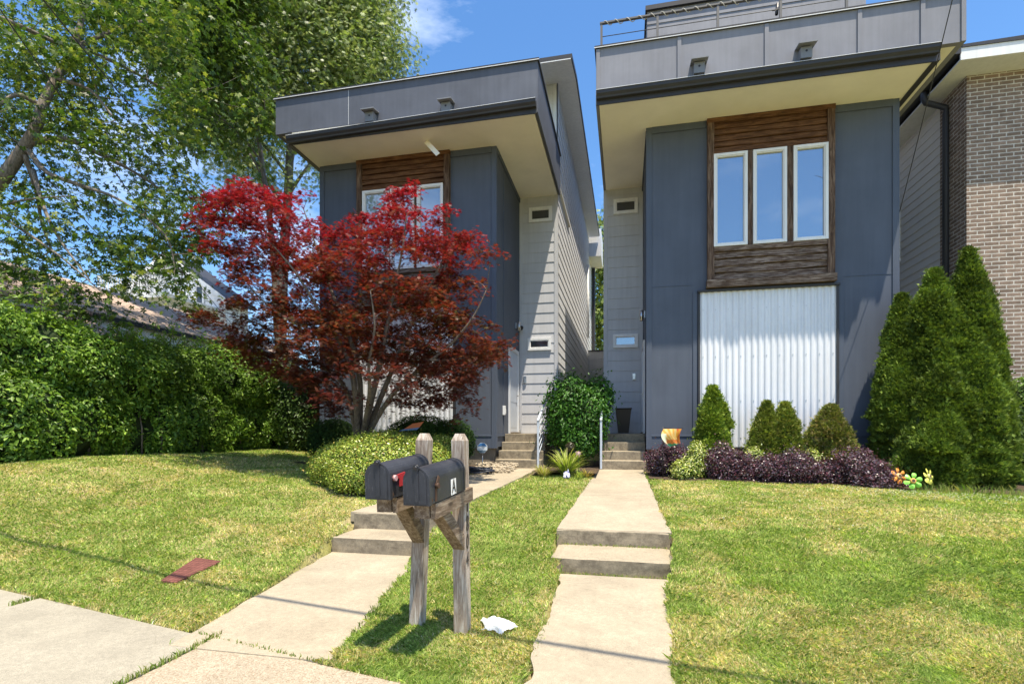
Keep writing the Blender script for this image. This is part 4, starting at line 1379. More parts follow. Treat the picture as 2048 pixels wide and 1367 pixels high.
l.new(b.outputs[0], mx.inputs[1]); l.new(tr.outputs[0], mx.inputs[2]); l.new(mx.outputs[0], n["Material Output"].inputs["Surface"])
me.materials.append(m)
o = bpy.data.objects.new('plastic_bag', me); link(o); tag(o, 'crumpled white plastic bag on the grass by the mailbox posts', 'plastic bag')

# security sign on a stake
sx, sz = P(964.5, 895, 10.6)
e = empty('yard_sign', (sx, 10.6, .6), 'small blue and white octagonal yard sign before the left house foundation', 'sign')
def octo(mb, x, y, z, R, z0=-9, z1=9, dy=0):
    pts = []
    for k in range(8):
        a = math.pi / 8 + k * math.pi / 4
        pts.append((x + R * math.cos(a), y + dy, z + R * math.sin(a)))
    return pts
R_ = .115
mb = MB(); F1 = octo(mb, sx, 10.6, sz, R_); F2 = [(p[0], p[1] + .012, p[2]) for p in F1]
mb.poly(F1); mb.poly(list(reversed(F2)))
for k in range(8): mb.quad(F1[k], F2[k], F2[(k + 1) % 8], F1[(k + 1) % 8])
mb.build('board', plain('sign_white', (.62, .66, .7), .5), e)
mb = MB(); hb = .112 * math.sin(math.pi / 8)
mb.poly([(sx - R_ * .86, 10.597, sz + .035), (sx + R_ * .86, 10.597, sz + .035), (sx + R_ * .86, 10.597, sz + hb), (sx + hb, 10.597, sz + R_ * .86), (sx - hb, 10.597, sz + R_ * .86), (sx - R_ * .86, 10.597, sz + hb)])
mb.build('blue_band', plain('sign_blue', (.06, .20, .45), .5), e)
mb = MB(); mb.poly([(sx - R_ * .8, 10.597, sz - .05), (sx - hb, 10.597, sz - R_ * .88), (sx + hb, 10.597, sz - R_ * .88), (sx + R_ * .8, 10.597, sz - .05)])
mb.build('dark_band', plain('sign_slate', (.12, .17, .22), .5), e)
mb = MB(); mb.tube([(sx, 10.62, .55), (sx, 10.62, sz - .09)], .008); mb.build('stake', M['steel'], e)
# coiled black hose with net
hx, hz_ = P(958, 926, 10.3)
mb = MB(); pts = []
for k in range(150):
    a = k * .33; rr = .2 + .05 * math.sin(k * .21)
    pts.append((hx + rr * math.cos(a) * 1.35, 10.25 + rr * math.sin(a) * .8, gz1(hx, 10.25) + .03 + .09 * k / 150 + .02 * math.sin(k * .9)))
mb.tube(pts, .014, 6); o = mb.build('garden_hose', plain('hose_black', (.03, .035, .05), .4)); tag(o, 'coiled dark garden hose below the blue yard sign', 'hose')
# pebbles below the foundation
prs = MB(); rng = random.Random(3)
bmx = bmesh.new()
for k in range(240):
    x = hx + rng.uniform(-.28, .62); y = rng.uniform(10.35, 11.4)
    s = rng.uniform(.02, .05)
    r = bmesh.ops.create_icosphere(bmx, subdivisions=1, radius=s, matrix=Matrix.Translation((x, y, .60 + (y - 10.3) * .12 + rng.uniform(0, .03))) @ Matrix.Diagonal((1, rng.uniform(.6, 1), rng.uniform(.5, .8), 1)))
me = bpy.data.meshes.new('pebbles'); bmx.to_mesh(me); bmx.free(); me.materials.append(concrete('pebble_stone', (.5, .42, .3), (.25, .2, .15), stain=.8))
o = bpy.data.objects.new('pebbles', me); link(o); tag(o, 'pale river pebbles heaped against the foundation', 'pebbles', kind='stuff')

# garden flag at the right bed
fy = 10.35
fx, fzt = P(1326, 856, fy); fx2, _ = P(1363, 859, fy)
e = empty('garden_flag', (fx, fy, .6), 'orange and yellow garden flag on a thin black pole beside the purple bush', 'garden flag')
mb = MB(); mb.tube([(fx, fy, .5), (fx, fy, fzt + .03)], .008); mb.tube([(fx, fy, fzt + .01), (fx2 + .03, fy, fzt)], .006); mb.build('pole', M['black_metal'], e)
bm = bmesh.new(); N_ = 16
H_ = .34
vs = [[None] * (N_ + 1) for _ in range(N_ + 1)]
for i in range(N_ + 1):
    for j in range(N_ + 1):
        s_, t_ = i / N_, j / N_
        wid = (fx2 - fx - .01) * (1 - .42 * t_)
        x = fx + .01 + s_ * wid - .07 * math.sin(t_ * math.pi) * (1 - s_) + .12 * t_ * t_
        vs[i][j] = bm.verts.new((x, fy - .02 - .07 * math.sin(t_ * 2.6 + s_) * (1 - .4 * s_) + .025 * math.sin(s_ * 9), fzt - .01 - t_ * H_ * (1 - .22 * s_) ))
for i in range(N_):
    for j in range(N_): bm.faces.new((vs[i][j], vs[i + 1][j], vs[i + 1][j + 1], vs[i][j + 1]))
me = bpy.data.meshes.new('cloth'); bm.to_mesh(me); bm.free()
me.polygons.foreach_set("use_smooth", [True] * len(me.polygons))
a = me.attributes.new("Col", 'FLOAT_COLOR', 'POINT'); cl_ = []
for v_ in me.vertices:
    t_ = (fzt - v_.co.z) / H_; s_ = (v_.co.x - fx) / (fx2 - fx)
    ang = math.atan2(v_.co.z - (fzt - .3), v_.co.x - (fx + .2)); st_ = .5 + .5 * math.sin(ang * 22)
    if t_ < .62 and s_ < .75: c = (.9, .42 + .3 * st_, .06 + .25 * st_)
    elif s_ >= .6 and t_ < .7: c = (.72, .08 + .3 * st_, .05)
    elif t_ < .85: c = (.75, .25, .07)
    else: c = (.10, .38, .2)
    if s_ < .15 and t_ > .3: c = (.75, .85, .6)
    cl_ += [*c, 1]
a.data.foreach_set("color", cl_)
me.materials.append(leafmat('flag_cloth', .35, .8, .1, (1, 1, 1)))
link(bpy.data.objects.new('cloth', me), e)
# second little flag among the bushes on the left
gx0 = Vector(Q(812, 852, 9.6))
e = empty('garden_flag', (gx0.x, gx0.y, .7), 'small orange and blue garden flag lying over the green bushes at the left house', 'garden flag')
mb = MB(); g = gx0
mb.poly([tuple(g + Vector((-.05, 0, -.055))), tuple(g + Vector((.26, 0, -.02))), tuple(g + Vector((.34, .02, .085))), tuple(g + Vector((.12, .02, .05)))])
mb.build('cloth', plain('flag_orange', (.6, .17, .06), .8), e)
mb = MB(); mb.poly([tuple(g + Vector((-.14, -.01, -.085))), tuple(g + Vector((.22, -.01, -.065))), tuple(g + Vector((.26, -.01, -.02))), tuple(g + Vector((-.05, -.01, -.055)))])
mb.build('lower_cloth', plain('flag_blue', (.12, .2, .34), .8), e)
mb = MB(); mb.tube([tuple(g + Vector((-.25, 0, -.09))), tuple(g + Vector((.0, 0, -.09))), tuple(g + Vector((.28, 0, -.02)))], .006); mb.tube([tuple(g + Vector((.02, .02, -.7))), tuple(g + Vector((.02, .02, 0)))], .006); mb.build('pole', M['black_metal'], e)

# flower shaped spinners
def spinner(u, v, y, col, core, yaw, tilt, spin, label, np_=6, R=.135):
    x, z = P(u, v, y)
    g0 = gz1(x, y)
    e = empty('flower_spinner', (x, y, g0), label, 'garden spinner', 'plastic flower spinners by the arborvitae')
    rot = Matrix.Rotation(yaw, 4, 'Z') @ Matrix.Rotation(tilt, 4, 'X')
    base = Matrix.Translation((x, y, z)) @ rot
    for k in range(np_):
        a = spin + 2 * math.pi * k / np_
        mb = MB(); pts = []
        n_ = 12
        for j in range(n_):
            t = 2 * math.pi * j / n_
            px_, pz_ = R * .62 + R * .38 * math.cos(t), R * .27 * math.sin(t) * (1 + .35 * math.cos(t))
            pts.append(base @ Vector((px_ * math.cos(a) - pz_ * math.sin(a), -.012 * math.sin(t), px_ * math.sin(a) + pz_ * math.cos(a))))
        mid = base @ Vector((R * .6 * math.cos(a), -.02, R * .6 * math.sin(a)))
        back = base @ Vector((R * .6 * math.cos(a), -.005, R * .6 * math.sin(a)))
        for j in range(n_):
            mb.poly([tuple(mid), tuple(pts[j]), tuple(pts[(j + 1) % n_])])
            mb.poly([tuple(back), tuple(pts[(j + 1) % n_]), tuple(pts[j])])
        mb.build('petal', col, e)
    mb = MB(); mb.tube([tuple(base @ Vector((0, -.03, 0))), tuple(base @ Vector((0, 0, 0)))], [R * .24, R * .36], 16); mb.build('centre', core, e)
    mb = MB(); mb.tube([tuple(base @ Vector((0, -.034, 0))), tuple(base @ Vector((0, -.029, 0)))], R * .17, 12); mb.build('disc', M['rust'], e)
    mb = MB(); mb.tube([(x, y + .03, g0 - .1), (x, y + .03, z - R * .5), tuple(base @ Vector((0, .02, 0)))], .008); mb.build('stem', M['stem_green'], e)
M['stem_green'] = plain('stem_green', (.05, .16, .04), .5)
spinner(1797, 951, 9.72, plain('petal_orange', (.80, .30, .05), .4), plain('core_cream', (.8, .55, .25), .5), math.radians(18), math.radians(-12), .5, 'orange flower spinner beside the purple bush, left of three')
spinner(1826, 961, 9.62, plain('petal_green', (.28, .68, .09), .4), plain('core_gold', (.75, .42, .12), .5), math.radians(-8), math.radians(-15), .3, 'bright green flower spinner in the middle of three')
spinner(1857, 952, 9.75, plain('petal_yellow', (.68, .66, .12), .4), plain('core_pale', (.6, .55, .2), .5), math.radians(38), math.radians(-10), .75, 'yellow flower spinner at the foot of the arborvitae, right of three')

# tiny painted ornament near the daylily
ox, oz = P(1133, 941, 9.9)
e = MB(); g0 = gz1(ox, 9.9)
bm = bmesh.new(); bmesh.ops.create_icosphere(bm, subdivisions=3, radius=.065, matrix=Matrix.Translation((ox, 9.9, g0 + .075)) @ Matrix.Diagonal((1, .8, 1.1, 1)))
bmesh.ops.create_icosphere(bm, subdivisions=2, radius=.032, matrix=Matrix.Translation((ox - .03, 9.86, g0 + .04)))
bmesh.ops.create_icosphere(bm, subdivisions=2, radius=.032, matrix=Matrix.Translation((ox + .04, 9.86, g0 + .04)))
bmesh.ops.create_cone(bm, segments=8, radius1=.02, radius2=.004, depth=.06, matrix=Matrix.Translation((ox + .03, 9.9, g0 + .16)))
me = bpy.data.meshes.new('garden_ornament'); bm.to_mesh(me); bm.free()
m, n, l, b = new_mat('glazed_blue_white'); t = noise_node(n, l, coords(n, l), 26, 2); r = ramp_node(n, l, t.outputs["Fac"], [(.48, (.75, .74, .8)), (.52, (.12, .13, .35))]); l.new(r.outputs[0], b.inputs["Base Color"]); b.inputs["Roughness"].default_value = .3
me.materials.append(m); o = bpy.data.objects.new('garden_ornament', me); link(o); tag(o, 'small blue and white glazed ornament at the foot of the daylily', 'ornament')

# overhead cables
def cable(pts, r, label, cat='cable', group='overhead cables'):
    mb = MB(); mb.tube(pts, r, 6); o = mb.build('overhead_cable', M['black_metal']); return tag(o, label, cat, group)
def sag(a, b, s, n=24):
    a, b = Vector(a), Vector(b)
    return [tuple(a.lerp(b, t) - Vector((0, 0, 4 * s * t * (1 - t)))) for t in np.linspace(0, 1, n)]
hC = 6.2
def cab(x, dz=0): return (x + .21 * hC, 3.33 - .19 * x - .25 * hC, hC + .25)
o = cable(sag(cab(-30), cab(14), .22, 60), .026, 'thick street cable above the sidewalk whose shadow crosses both paths')
cable(sag(Q(38, -60, 7), Q(600, 590, 22), .25), .010, 'dark service cable sloping down through the near tree, upper of the set')
cable(sag(Q(-20, -10, 7), Q(470, 655, 20), .2), .009, 'dark service cable sloping down through the near tree, middle of the set')
cable(sag(Q(-30, 215, 8), Q(420, 690, 20), .2), .008, 'dark service cable sloping down through the near tree, lowest of the set')
cable(sag(Q(1912, -30, 7.5), Q(1797, 432, 10.4), .03), .007, 'thin cable dropping to the right corner of the right house')
mb = MB(); q_ = Q(1800, 432, 10.4); mb.tube([q_, (q_[0], q_[1] + .2, q_[2] - .8)], .006)
# ------------------------------------------------------------------ vegetation
GREEN = [(.055, .105, .018), (.085, .15, .025), (.12, .19, .035), (.16, .23, .05)]
def grow(mb, nodes, targets, r_twig=.008, sag_=.05, steps=4):
    """thin twigs from the nearest skeleton node to each target"""
    nd = np.array([tuple(n_[0]) for n_ in nodes])
    nr = [n_[1] for n_ in nodes]
    tt_ = np.array([np.asarray(t) for t in targets])
    dist0 = np.array([np.min(np.sum((nd - t) ** 2, axis=1)) for t in tt_])
    for t in tt_[np.argsort(dist0)]:
        k = int(np.argmin(np.sum((nd - t) ** 2, axis=1) + 0.6 * np.maximum(0, nd[:, 2] - t[2] + .1) ** 2))
        a = Vector(nd[k]); b = Vector(t)
        L_ = (b - a).length
        side = Vector(RNG.normal(size=3)) * L_ * .09
        pts = [a.lerp(b, s) + side * math.sin(math.pi * s) + Vector((0, 0, sag_ * L_ * math.sin(math.pi * s))) for s in np.linspace(0, 1, steps)]
        rr = min(nr[k] * .8, r_twig * (1 + L_ * .8))
        nd = np.vstack([nd, [tuple(pts[-2]), tuple(pts[1])]]); nr += [rr * .6, rr * .85]
        mb.tube(pts, list(np.linspace(rr, r_twig * .35, steps)), 5, cap=False)
def limb(mb, nodes, pts, radii, n=8, sub=4):
    """a smooth limb through pts; adds skeleton nodes"""
    P_ = [Vector(p) for p in pts]
    out, rad = [], []
    for i in range(len(P_) - 1):
        p0, p1, p2, p3 = P_[max(i - 1, 0)], P_[i], P_[i + 1], P_[min(i + 2, len(P_) - 1)]
        for s in np.linspace(0, 1, sub, endpoint=False):
            out.append(.5 * ((2 * p1) + (p2 - p0) * s + (2 * p0 - 5 * p1 + 4 * p2 - p3) * s * s + (3 * p1 - p0 - 3 * p2 + p3) * s ** 3))
            rad.append(radii[i] + (radii[i + 1] - radii[i]) * s)
    out.append(P_[-1]); rad.append(radii[-1])
    mb.tube(out, rad, n, cap=True)
    for o_, r_ in zip(out, rad): nodes.append((o_, r_))

# ---- Japanese maple in front of the left house
def red_maple():
    base = Vector((-4.86, 8.95, gz1(-4.86, 8.95)))
    root = empty('red_maple', base, 'spreading red Japanese maple in front of the left house', 'tree')
    mb = MB(); nodes = []
    B = base
    limb(mb, [], [B + Vector((0, 0, -.15)), B + Vector((.02, 0, .2)), B + Vector((.0, .02, .5))], [.15, .12, .105], 10)
    S = B + Vector((0, .02, .42))
    stems = [
        ([S, Q(700, 770, 8.9), Q(668, 690, 8.7), Q(610, 600, 8.4), Q(560, 520, 8.3), Q(500, 450, 8.2)], [.07, .06, .045, .035, .022, .01]),
        ([S, Q(712, 760, 9.2), Q(690, 660, 9.4), Q(650, 560, 9.6), Q(620, 470, 9.8), Q(600, 410, 9.8)], [.065, .055, .045, .035, .02, .01]),
        ([S, Q(742, 770, 9.0), Q(752, 680, 8.8), Q(770, 580, 8.7), Q(790, 480, 8.6), Q(800, 400, 8.6)], [.07, .06, .05, .035, .02, .01]),
        ([S, Q(760, 780, 9.3), Q(800, 690, 9.5), Q(840, 600, 9.7), Q(880, 520, 9.8), Q(910, 470, 9.9)], [.07, .055, .045, .035, .02, .01]),
        ([S, Q(775, 790, 8.9), Q(830, 730, 8.7), Q(890, 680, 8.5), Q(940, 620, 8.3), Q(970, 560, 8.2)], [.06, .05, .04, .03, .018, .01]),
        ([S, Q(690, 780, 9.3), Q(640, 730, 9.5), Q(570, 680, 9.7), Q(500, 640, 9.7), Q(440, 620, 9.8)], [.055, .045, .035, .026, .018, .008]),
        ([S, Q(730, 790, 8.6), Q(720, 720, 8.1), Q(730, 640, 7.8), Q(720, 560, 7.7)], [.05, .04, .03, .02, .01]),
        ([Q(700, 650, 9.0), Q(650, 640, 8.7), Q(560, 630, 8.5), Q(470, 560, 8.5), Q(430, 470, 8.6)], [.03, .026, .02, .014, .008]),
        ([Q(840, 720, 9.0), Q(900, 715, 9.0), Q(960, 700, 9.0), Q(1015, 690, 9.0)], [.03, .022, .014, .008])]
    fw = Vector((-ST, CT, 0))
    for p, r in stems:
        limb(mb, nodes, [p[0]] + [Vector(q) + fw * min(.55, .25 * (k + 1)) * (1.0 if (Vector(q).dot(fw) < 9.3) else .3) for k, q in enumerate(p[1:])], [x * .85 for x in r])
    # clusters: broad flat sprays laid out through the crown
    C = []
    def add(u, v, D, ru, rt=.09): C.append((Vector(Q(u, v, D)), ru, rt))
    prof = [  # v, umin, umax (outline of the crown in the photo), converted to places at several depths
        (375, 445, 560, 1), (388, 765, 835, 1), (400, 400, 630, 1), (420, 385, 640, 1), (425, 700, 900, 1), (445, 390, 650, 1), (455, 690, 905, 1),
        (480, 395, 960, 1), (505, 415, 985, 1), (530, 440, 980, 1), (555, 440, 965, 1), (580, 440, 955, 1), (605, 430, 935, 1), (630, 370, 950, 1),
        (655, 425, 975, 1), (680, 440, 1015, 1), (700, 470, 1000, 1), (715, 480, 995, 1), (735, 510, 970, 1), (755, 560, 955, 1), (775, 600, 950, .9), (795, 620, 945, .7), (815, 640, 940, .4)]
    for v, a, b, dens in prof:
        nn = int((b - a) / 26 * (2.3 if v < 630 else 3.3) * dens)
        for k in range(nn):
            u = a + 12 + (b - a - 24) * RNG.random()
            mid = 700; w = abs(u - mid) / 330
            dep = 1.5 * math.sqrt(max(.08, 1 - w * w))
            D = 9.7 + RNG.uniform(-1, 1) * dep
            lo_ = (v - 375) / 425
            # keep a hollow under the crown where stems show
            if v > 730 and 690 < u < 800 and RNG.random() < .5: continue
            if 640 < u < 700 and v < 440: continue
            if fbm(np.array([[u / 42., v / 26., D * 1.3]]), 77, 2)[0] < .40: continue
            add(u, v + RNG.uniform(-12, 12), D, RNG.uniform(.14, .34))
    for (u, v, D) in ((455, 385, 8.4), (470, 372, 8.3), (545, 380, 9.6), (600, 388, 9.6), (560, 400, 8.6), (790, 378, 8.7), (820, 372, 8.7), (800, 395, 8.8), (395, 420, 8.4), (402, 445, 8.5), (960, 500, 8.3), (985, 505, 8.3),
                      (380, 625, 9.5), (400, 632, 9.5), (1010, 682, 9.0), (990, 690, 9.0), (970, 640, 8.6), (985, 650, 8.6), (945, 800, 8.9), (920, 790, 8.9), (640, 745, 8.9), (600, 735, 9.0), (560, 720, 9.0), (660, 790, 9.0), (480, 520, 8.9), (455, 540, 8.9), (650, 455, 9.3), (675, 470, 9.0), (620, 465, 9.5), (660, 490, 9.1), (690, 450, 9.0), (640, 510, 9.4), (670, 525, 9.0), (630, 440, 9.6)):
        add(u, v, D, .2)
    tg = [np.array(tuple(c[0] - Vector((0, 0, .05)))) for c in C]
    grow(mb, nodes, tg, .0045, .06)
    mb.v = [tuple(v_) for v_ in mb.v]
    mb.build('trunk', M['bark_maple'], root)
    ps, ns, cs, sz = [], [], [], []
    for c, ru, rt in C:
        n = int(96 * (ru / .28) ** 1.7 * RNG.uniform(.7, 1.3))
        a = RNG.random(n) * 2 * math.pi; r = np.sqrt(RNG.random(n)) * ru * (1 + .35 * np.sin(a * 3 + RNG.random() * 6))
        el = RNG.uniform(.55, 1.0); x = np.cos(a) * r * 1.2; y = np.sin(a) * r * el
        z = RNG.normal(size=n) * .04 - (r / ru) ** 2 * .10 + x * RNG.normal() * .25
        ps.append(np.column_stack([x, y, z]) + np.array(tuple(c)))
        nn = np.column_stack([x * .8, y * .8, np.full(n, .9)]) + RNG.normal(size=(n, 3)) * .38
        ns.append(nn)
        # crimson upper leaves, bronze lower ones; lit top and shaded underside put into colour
        f = np.clip((c.z - 3.9) / 1.5 + RNG.normal(size=n) * .22, 0, 1)
        crim = palette(n, [(.25, .012, .021), (.17, .010, .017), (.33, .026, .03), (.11, .012, .014)])
        bron = palette(n, [(.12, .024, .012), (.18, .042, .014), (.07, .024, .014), (.15, .065, .018), (.075, .075, .02)])
        pur = palette(n, [(.085, .022, .02), (.12, .032, .028), (.06, .025, .02), (.14, .06, .04)])
        g = np.clip((c.z - 2.0) / 1.2 + RNG.normal(size=n) * .2, 0, 1)[:, None]
        col = crim * f[:, None] + (bron * g + pur * (1 - g)) * (1 - f[:, None])
        cs.append(col)
        sz.append(RNG.uniform(.042, .075, n))
    leaf_obj('crown', np.concatenate(ps), np.concatenate(ns), np.concatenate(sz), np.concatenate(cs), 'palm', M['leaf_red'], root, droop=(0, 0, -.25))
red_maple()

# ---- near silver maple, upper left
MASK = [[.85, .6, .9, .9, 1, 1, 1, 1, 1, 1], [.9, .85, 1, .9, .95, 1, 1, 1, 1, 1], [1, .9, 1, .8, .5, .4, .5, 1, 1, 1], [1, .9, .9, .95, .6, .35, .45, .8, 1, 1],
        [1, .85, .9, .95, .4, .25, .75, .85, .9, 1], [.9, .7, .9, 1, .45, .25, .75, .85, .9, 1], [.65, .45, .75, .85, .5, .5, .75, .8, .8, .9], [.7, .5, .55, .55, .5, .7, .65, .45, .5, .6],
        [.7, .5, .3, .35, .35, .5, .55, .45, .35, .3], [.9, .85, .3, .3, .55, .65, .75, .5, .3, .1], [1, .95, .65, .5, .6, .7, .65, .3, .08, 0], [1, .95, .65, .55, .5, .5, .3, .1, 0, 0], [.7, .55, .5, .3, .2, .15, .05, 0, 0, 0]]
def near_maple():
    bx, by = -11.2, 5.6
    root = empty('silver_maple', (bx, by, .9), 'near maple with a slanting grey limb at the upper left', 'tree')
    mb = MB(); nodes = []
    j0 = Q(-60, 420, 9.6)
    limb(mb, nodes, [(bx, by, .6), (bx + .1, by + .1, 2.4), (bx + .0, by + .4, 3.9), j0, Q(0, 362, 9.6), Q(42, 305, 9.6), Q(72, 255, 9.6), Q(85, 212, 9.7), Q(112, 158, 9.9), Q(146, 98, 10.1), Q(175, -10, 10.4), Q(210, -160, 11)],
         [.26, .20, .17, .14, .115, .10, .09, .085, .078, .062, .045, .02], 10)
    limb(mb, nodes, [(bx + .1, by + .1, 2.4), (bx - .6, by - .3, 5), (bx - .8, by - .3, 8), (bx - .6, by, 12)], [.26, .2, .14, .06])
    for p, r in (([Q(62, 285, 9.6), Q(130, 278, 9.8), Q(200, 308, 10), Q(270, 345, 10.2), Q(340, 392, 10.4)], [.06, .05, .04, .025, .012]),
                 ([Q(56, 300, 9.6), Q(95, 345, 9.4), Q(165, 372, 9.3), Q(240, 400, 9.2), Q(330, 470, 9.2), Q(350, 540, 9.2)], [.05, .04, .03, .022, .015, .008]),
                 ([Q(50, 310, 9.6), Q(72, 380, 9.8), Q(85, 450, 10), Q(112, 520, 10)], [.05, .035, .025, .012]),
                 ([Q(66, 340, 9.6), Q(90, 420, 9.3), Q(120, 480, 9.1), Q(180, 560, 9)], [.045, .03, .02, .01]),
                 ([Q(-40, 20, 9), Q(40, 52, 9.3), Q(100, 80, 9.8), Q(146, 98, 10.1)], [.05, .04, .035, .03]),
                 ([Q(146, 98, 10.1), Q(230, 60, 10.6), Q(300, 38, 11)], [.05, .035, .02]), ([Q(112, 158, 9.9), Q(180, 180, 9.5), Q(230, 240, 9.3)], [.04, .025, .012]),
                 ([Q(80, 210, 9.7), Q(30, 190, 9.4), Q(-20, 230, 9.2)], [.05, .035, .02]), ([Q(-60, 430, 9.5), Q(0, 412, 9.2), Q(60, 398, 9.1), Q(140, 392, 9)], [.025, .02, .016, .008]),
                 ([Q(0, 430, 9.5), Q(60, 470, 9.2), Q(130, 520, 9.0), Q(210, 590, 8.9)], [.03, .022, .015, .008]), ([Q(150, 90, 10.1), Q(260, 140, 10.8), Q(380, 210, 11.5)], [.04, .03, .014])):
        limb(mb, nodes, p, r, 7)
    C = []
    for i, row in enumerate(MASK):
        for j, d in enumerate(row):
            for k in range((6 if i < 6 else 4) if j < 8 else 1):
                if RNG.random() < d * (.92 if j < 8 else .5) * (.9 if i > 7 else 1):
                    u = j * 50 + RNG.uniform(0, 50); v = i * 50 + RNG.uniform(0, 50)
                    D = RNG.uniform(8.9, 12.5) if v < 400 else RNG.uniform(8.8, 10.6)
                    C.append((np.array(Q(u, v, D)), RNG.uniform(.2, .42)))
    for k in range(90):
        C.append((np.array(Q(RNG.uniform(-420, 0), RNG.uniform(-300, 520), RNG.uniform(9.2, 12.5))), RNG.uniform(.3, .5)))
    for k in range(60):
        C.append((np.array(Q(RNG.uniform(-50, 500), RNG.uniform(-320, -10), RNG.uniform(9.5, 13))), RNG.uniform(.3, .5)))
    grow(mb, nodes, [c[0] for c in C], .008, .05, 5)
    mb.v = [tuple(v_) for v_ in mb.v]; mb.build('trunk', M['bark'], root)
    ps, ns, cs, sz = [], [], [], []
    for c, r in C:
        n = int(RNG.uniform(34, 58) * (r / .32) ** 1.6)
        q = RNG.normal(size=(n, 3)) * np.array([r, r, r * .55]) * .6
        ps.append(c + q); ns.append(q * .5 / r + RNG.normal(size=(n, 3)) * .45 + [0, 0, .8])
        pal = palette(n, [(.03, .07, .012), (.06, .12, .018), (.13, .20, .03), (.26, .30, .06)], .15, [.34, .3, .22, .14])
        cs.append(pal); sz.append(RNG.uniform(.045, .10, n))
    leaf_obj('crown', np.concatenate(ps), np.concatenate(ns), np.concatenate(sz), np.concatenate(cs), 'maple', M['leaf'], root, droop=(0, 0, -.8))
near_maple()

# ---- tall trees behind
def big_tree(name, label, base, clumps, trunk_top, n_leaf, leaf, cols, size, spread=.62, r0=.45, gaps=.35, shape='maple', seed=1, droop=(0, 0, -1.2), group=None, cr=1.15):
    root = empty(name, base, label, 'tree', group)
    mb = MB(); nodes = []
    b = Vector(base); t = Vector(trunk_top)
    mid = b.lerp(t, .5) + Vector((.2, 0, 0))
    limb(mb, nodes, [b - Vector((0, 0, .4)), b.lerp(t, .25), mid, t], [r0, r0 * .8, r0 * .55, r0 * .15], 9, 8)
    L = np.array(clumps)
    for c in L:
        k = min(nodes, key=lambda nn: (Vector(c[:3]) - Vector((0, 0, c[5] * .8)) - nn[0]).length)
        limb(mb, nodes, [k[0], k[0].lerp(Vector(c[:3]), .5) + Vector((0, 0, .3)), Vector(c[:3]) + Vector((0, 0, c[5] * .4))], [k[1] * .5, k[1] * .35, .03], 6)
    tot = L[:, 3] * L[:, 4] * L[:, 5]
    cl = []
    for c, w in zip(L, tot / tot.sum()):
        m_ = max(3, int(w * n_leaf / 34))
        d = rand_dirs(m_) * (RNG.random((m_, 1)) ** .38)
        d *= 1 + .25 * (fbm(d * 2 + c[:3], seed)[:, None] - .5)
        cl.append(c[:3] + d * c[3:6])
    cl = np.concatenate(cl)
    keep = fbm(cl * .45, seed + 5, 3) > gaps
    cl = cl[keep]
    grow(mb, nodes, cl[::2], .012, .05, 4)
    mb.v = [tuple(v_) for v_ in mb.v]; mb.build('trunk', M['bark'], root)
    m_ = n_leaf // len(cl)
    cc = np.repeat(cl, m_, axis=0); n = len(cc)
    q = RNG.normal(size=(n, 3)) * np.array([spread, spread, spread * .8]) * .55 * cr
    ps = cc + q
    tint = np.repeat(RNG.random(len(cl)), m_)[:, None]
    cols_ = palette(n, cols, .15) * (.75 + .5 * tint)
    leaf_obj('crown', ps, q + RNG.normal(size=(n, 3)) * .4 + [0, 0, .6], RNG.uniform(size[0], size[1], n), cols_, shape, leaf, root, droop=droop)
    return root
def CQ(u, v, D, r, rz=None, ry=None): return (*Q(u, v, D), r, ry or r, rz or r)
bt = Q(556, 800, 21.5)
big_tree('tall_maple', 'tall pale green maple towering behind the left house', (bt[0], bt[1], .8),
    [CQ(610, 60, 22, 2.6), CQ(700, 30, 22.5, 2.3), CQ(745, 110, 22.5, 1.7), CQ(790, 130, 22.5, .95), CQ(690, 140, 22, 2.2), CQ(600, 180, 21.5, 2.3), CQ(520, 120, 21.5, 2.4), CQ(470, 30, 21, 2.3), CQ(560, -60, 22, 2.8), CQ(690, -80, 23, 2.8), CQ(760, -30, 23, 1.2),
     CQ(430, 200, 20, 1.9), CQ(500, 240, 20.5, 1.9), CQ(600, 270, 21.5, 1.6, 1.7), CQ(625, 345, 21.5, .9, 1.3), CQ(500, 330, 20.5, 1.2, 1.3), CQ(440, 290, 20, 1.1), CQ(390, 100, 20, 1.8), CQ(530, -250, 22, 3), CQ(680, -260, 23, 3), CQ(600, -420, 22, 2.6), CQ(400, -100, 20, 2.4)],
    Q(590, -380, 22), 115000, M['leaf'], [(.15, .22, .05), (.22, .29, .09), (.32, .38, .16), (.44, .48, .28), (.09, .15, .03)], (.08, .17), spread=.75, r0=.27, gaps=.30, seed=4, shape='palm', cr=.95)
b2 = Q(585, 800, 17)
big_tree('dark_maple', 'darker maple between the near limb and the tall pale tree', (b2[0], b2[1], .8),
    [CQ(400, 60, 15.5, 1.5), CQ(330, 30, 15.5, 1.3), CQ(460, 150, 15.5, 1.2), CQ(370, 160, 15.5, 1.0), CQ(440, 260, 15.5, 1.0), CQ(370, 235, 15, .7), CQ(500, 330, 15.5, .9, .8), CQ(430, 400, 15, .7, .5), CQ(340, 470, 14.5, .9, .6), CQ(410, 500, 14.5, .6, .5), CQ(530, 240, 16, .8), CQ(280, -60, 15, 1.5), CQ(440, -60, 16, 1.6), CQ(290, 520, 14, .8, .45), CQ(365, 560, 14, .35, .5)],
    Q(470, -40, 16.5), 17000, M['leaf'], [(.045, .09, .014), (.08, .135, .022), (.12, .18, .03)], (.09, .15), spread=.5, r0=.16, gaps=.36, seed=9)
b3 = Q(1215, 800, 44)
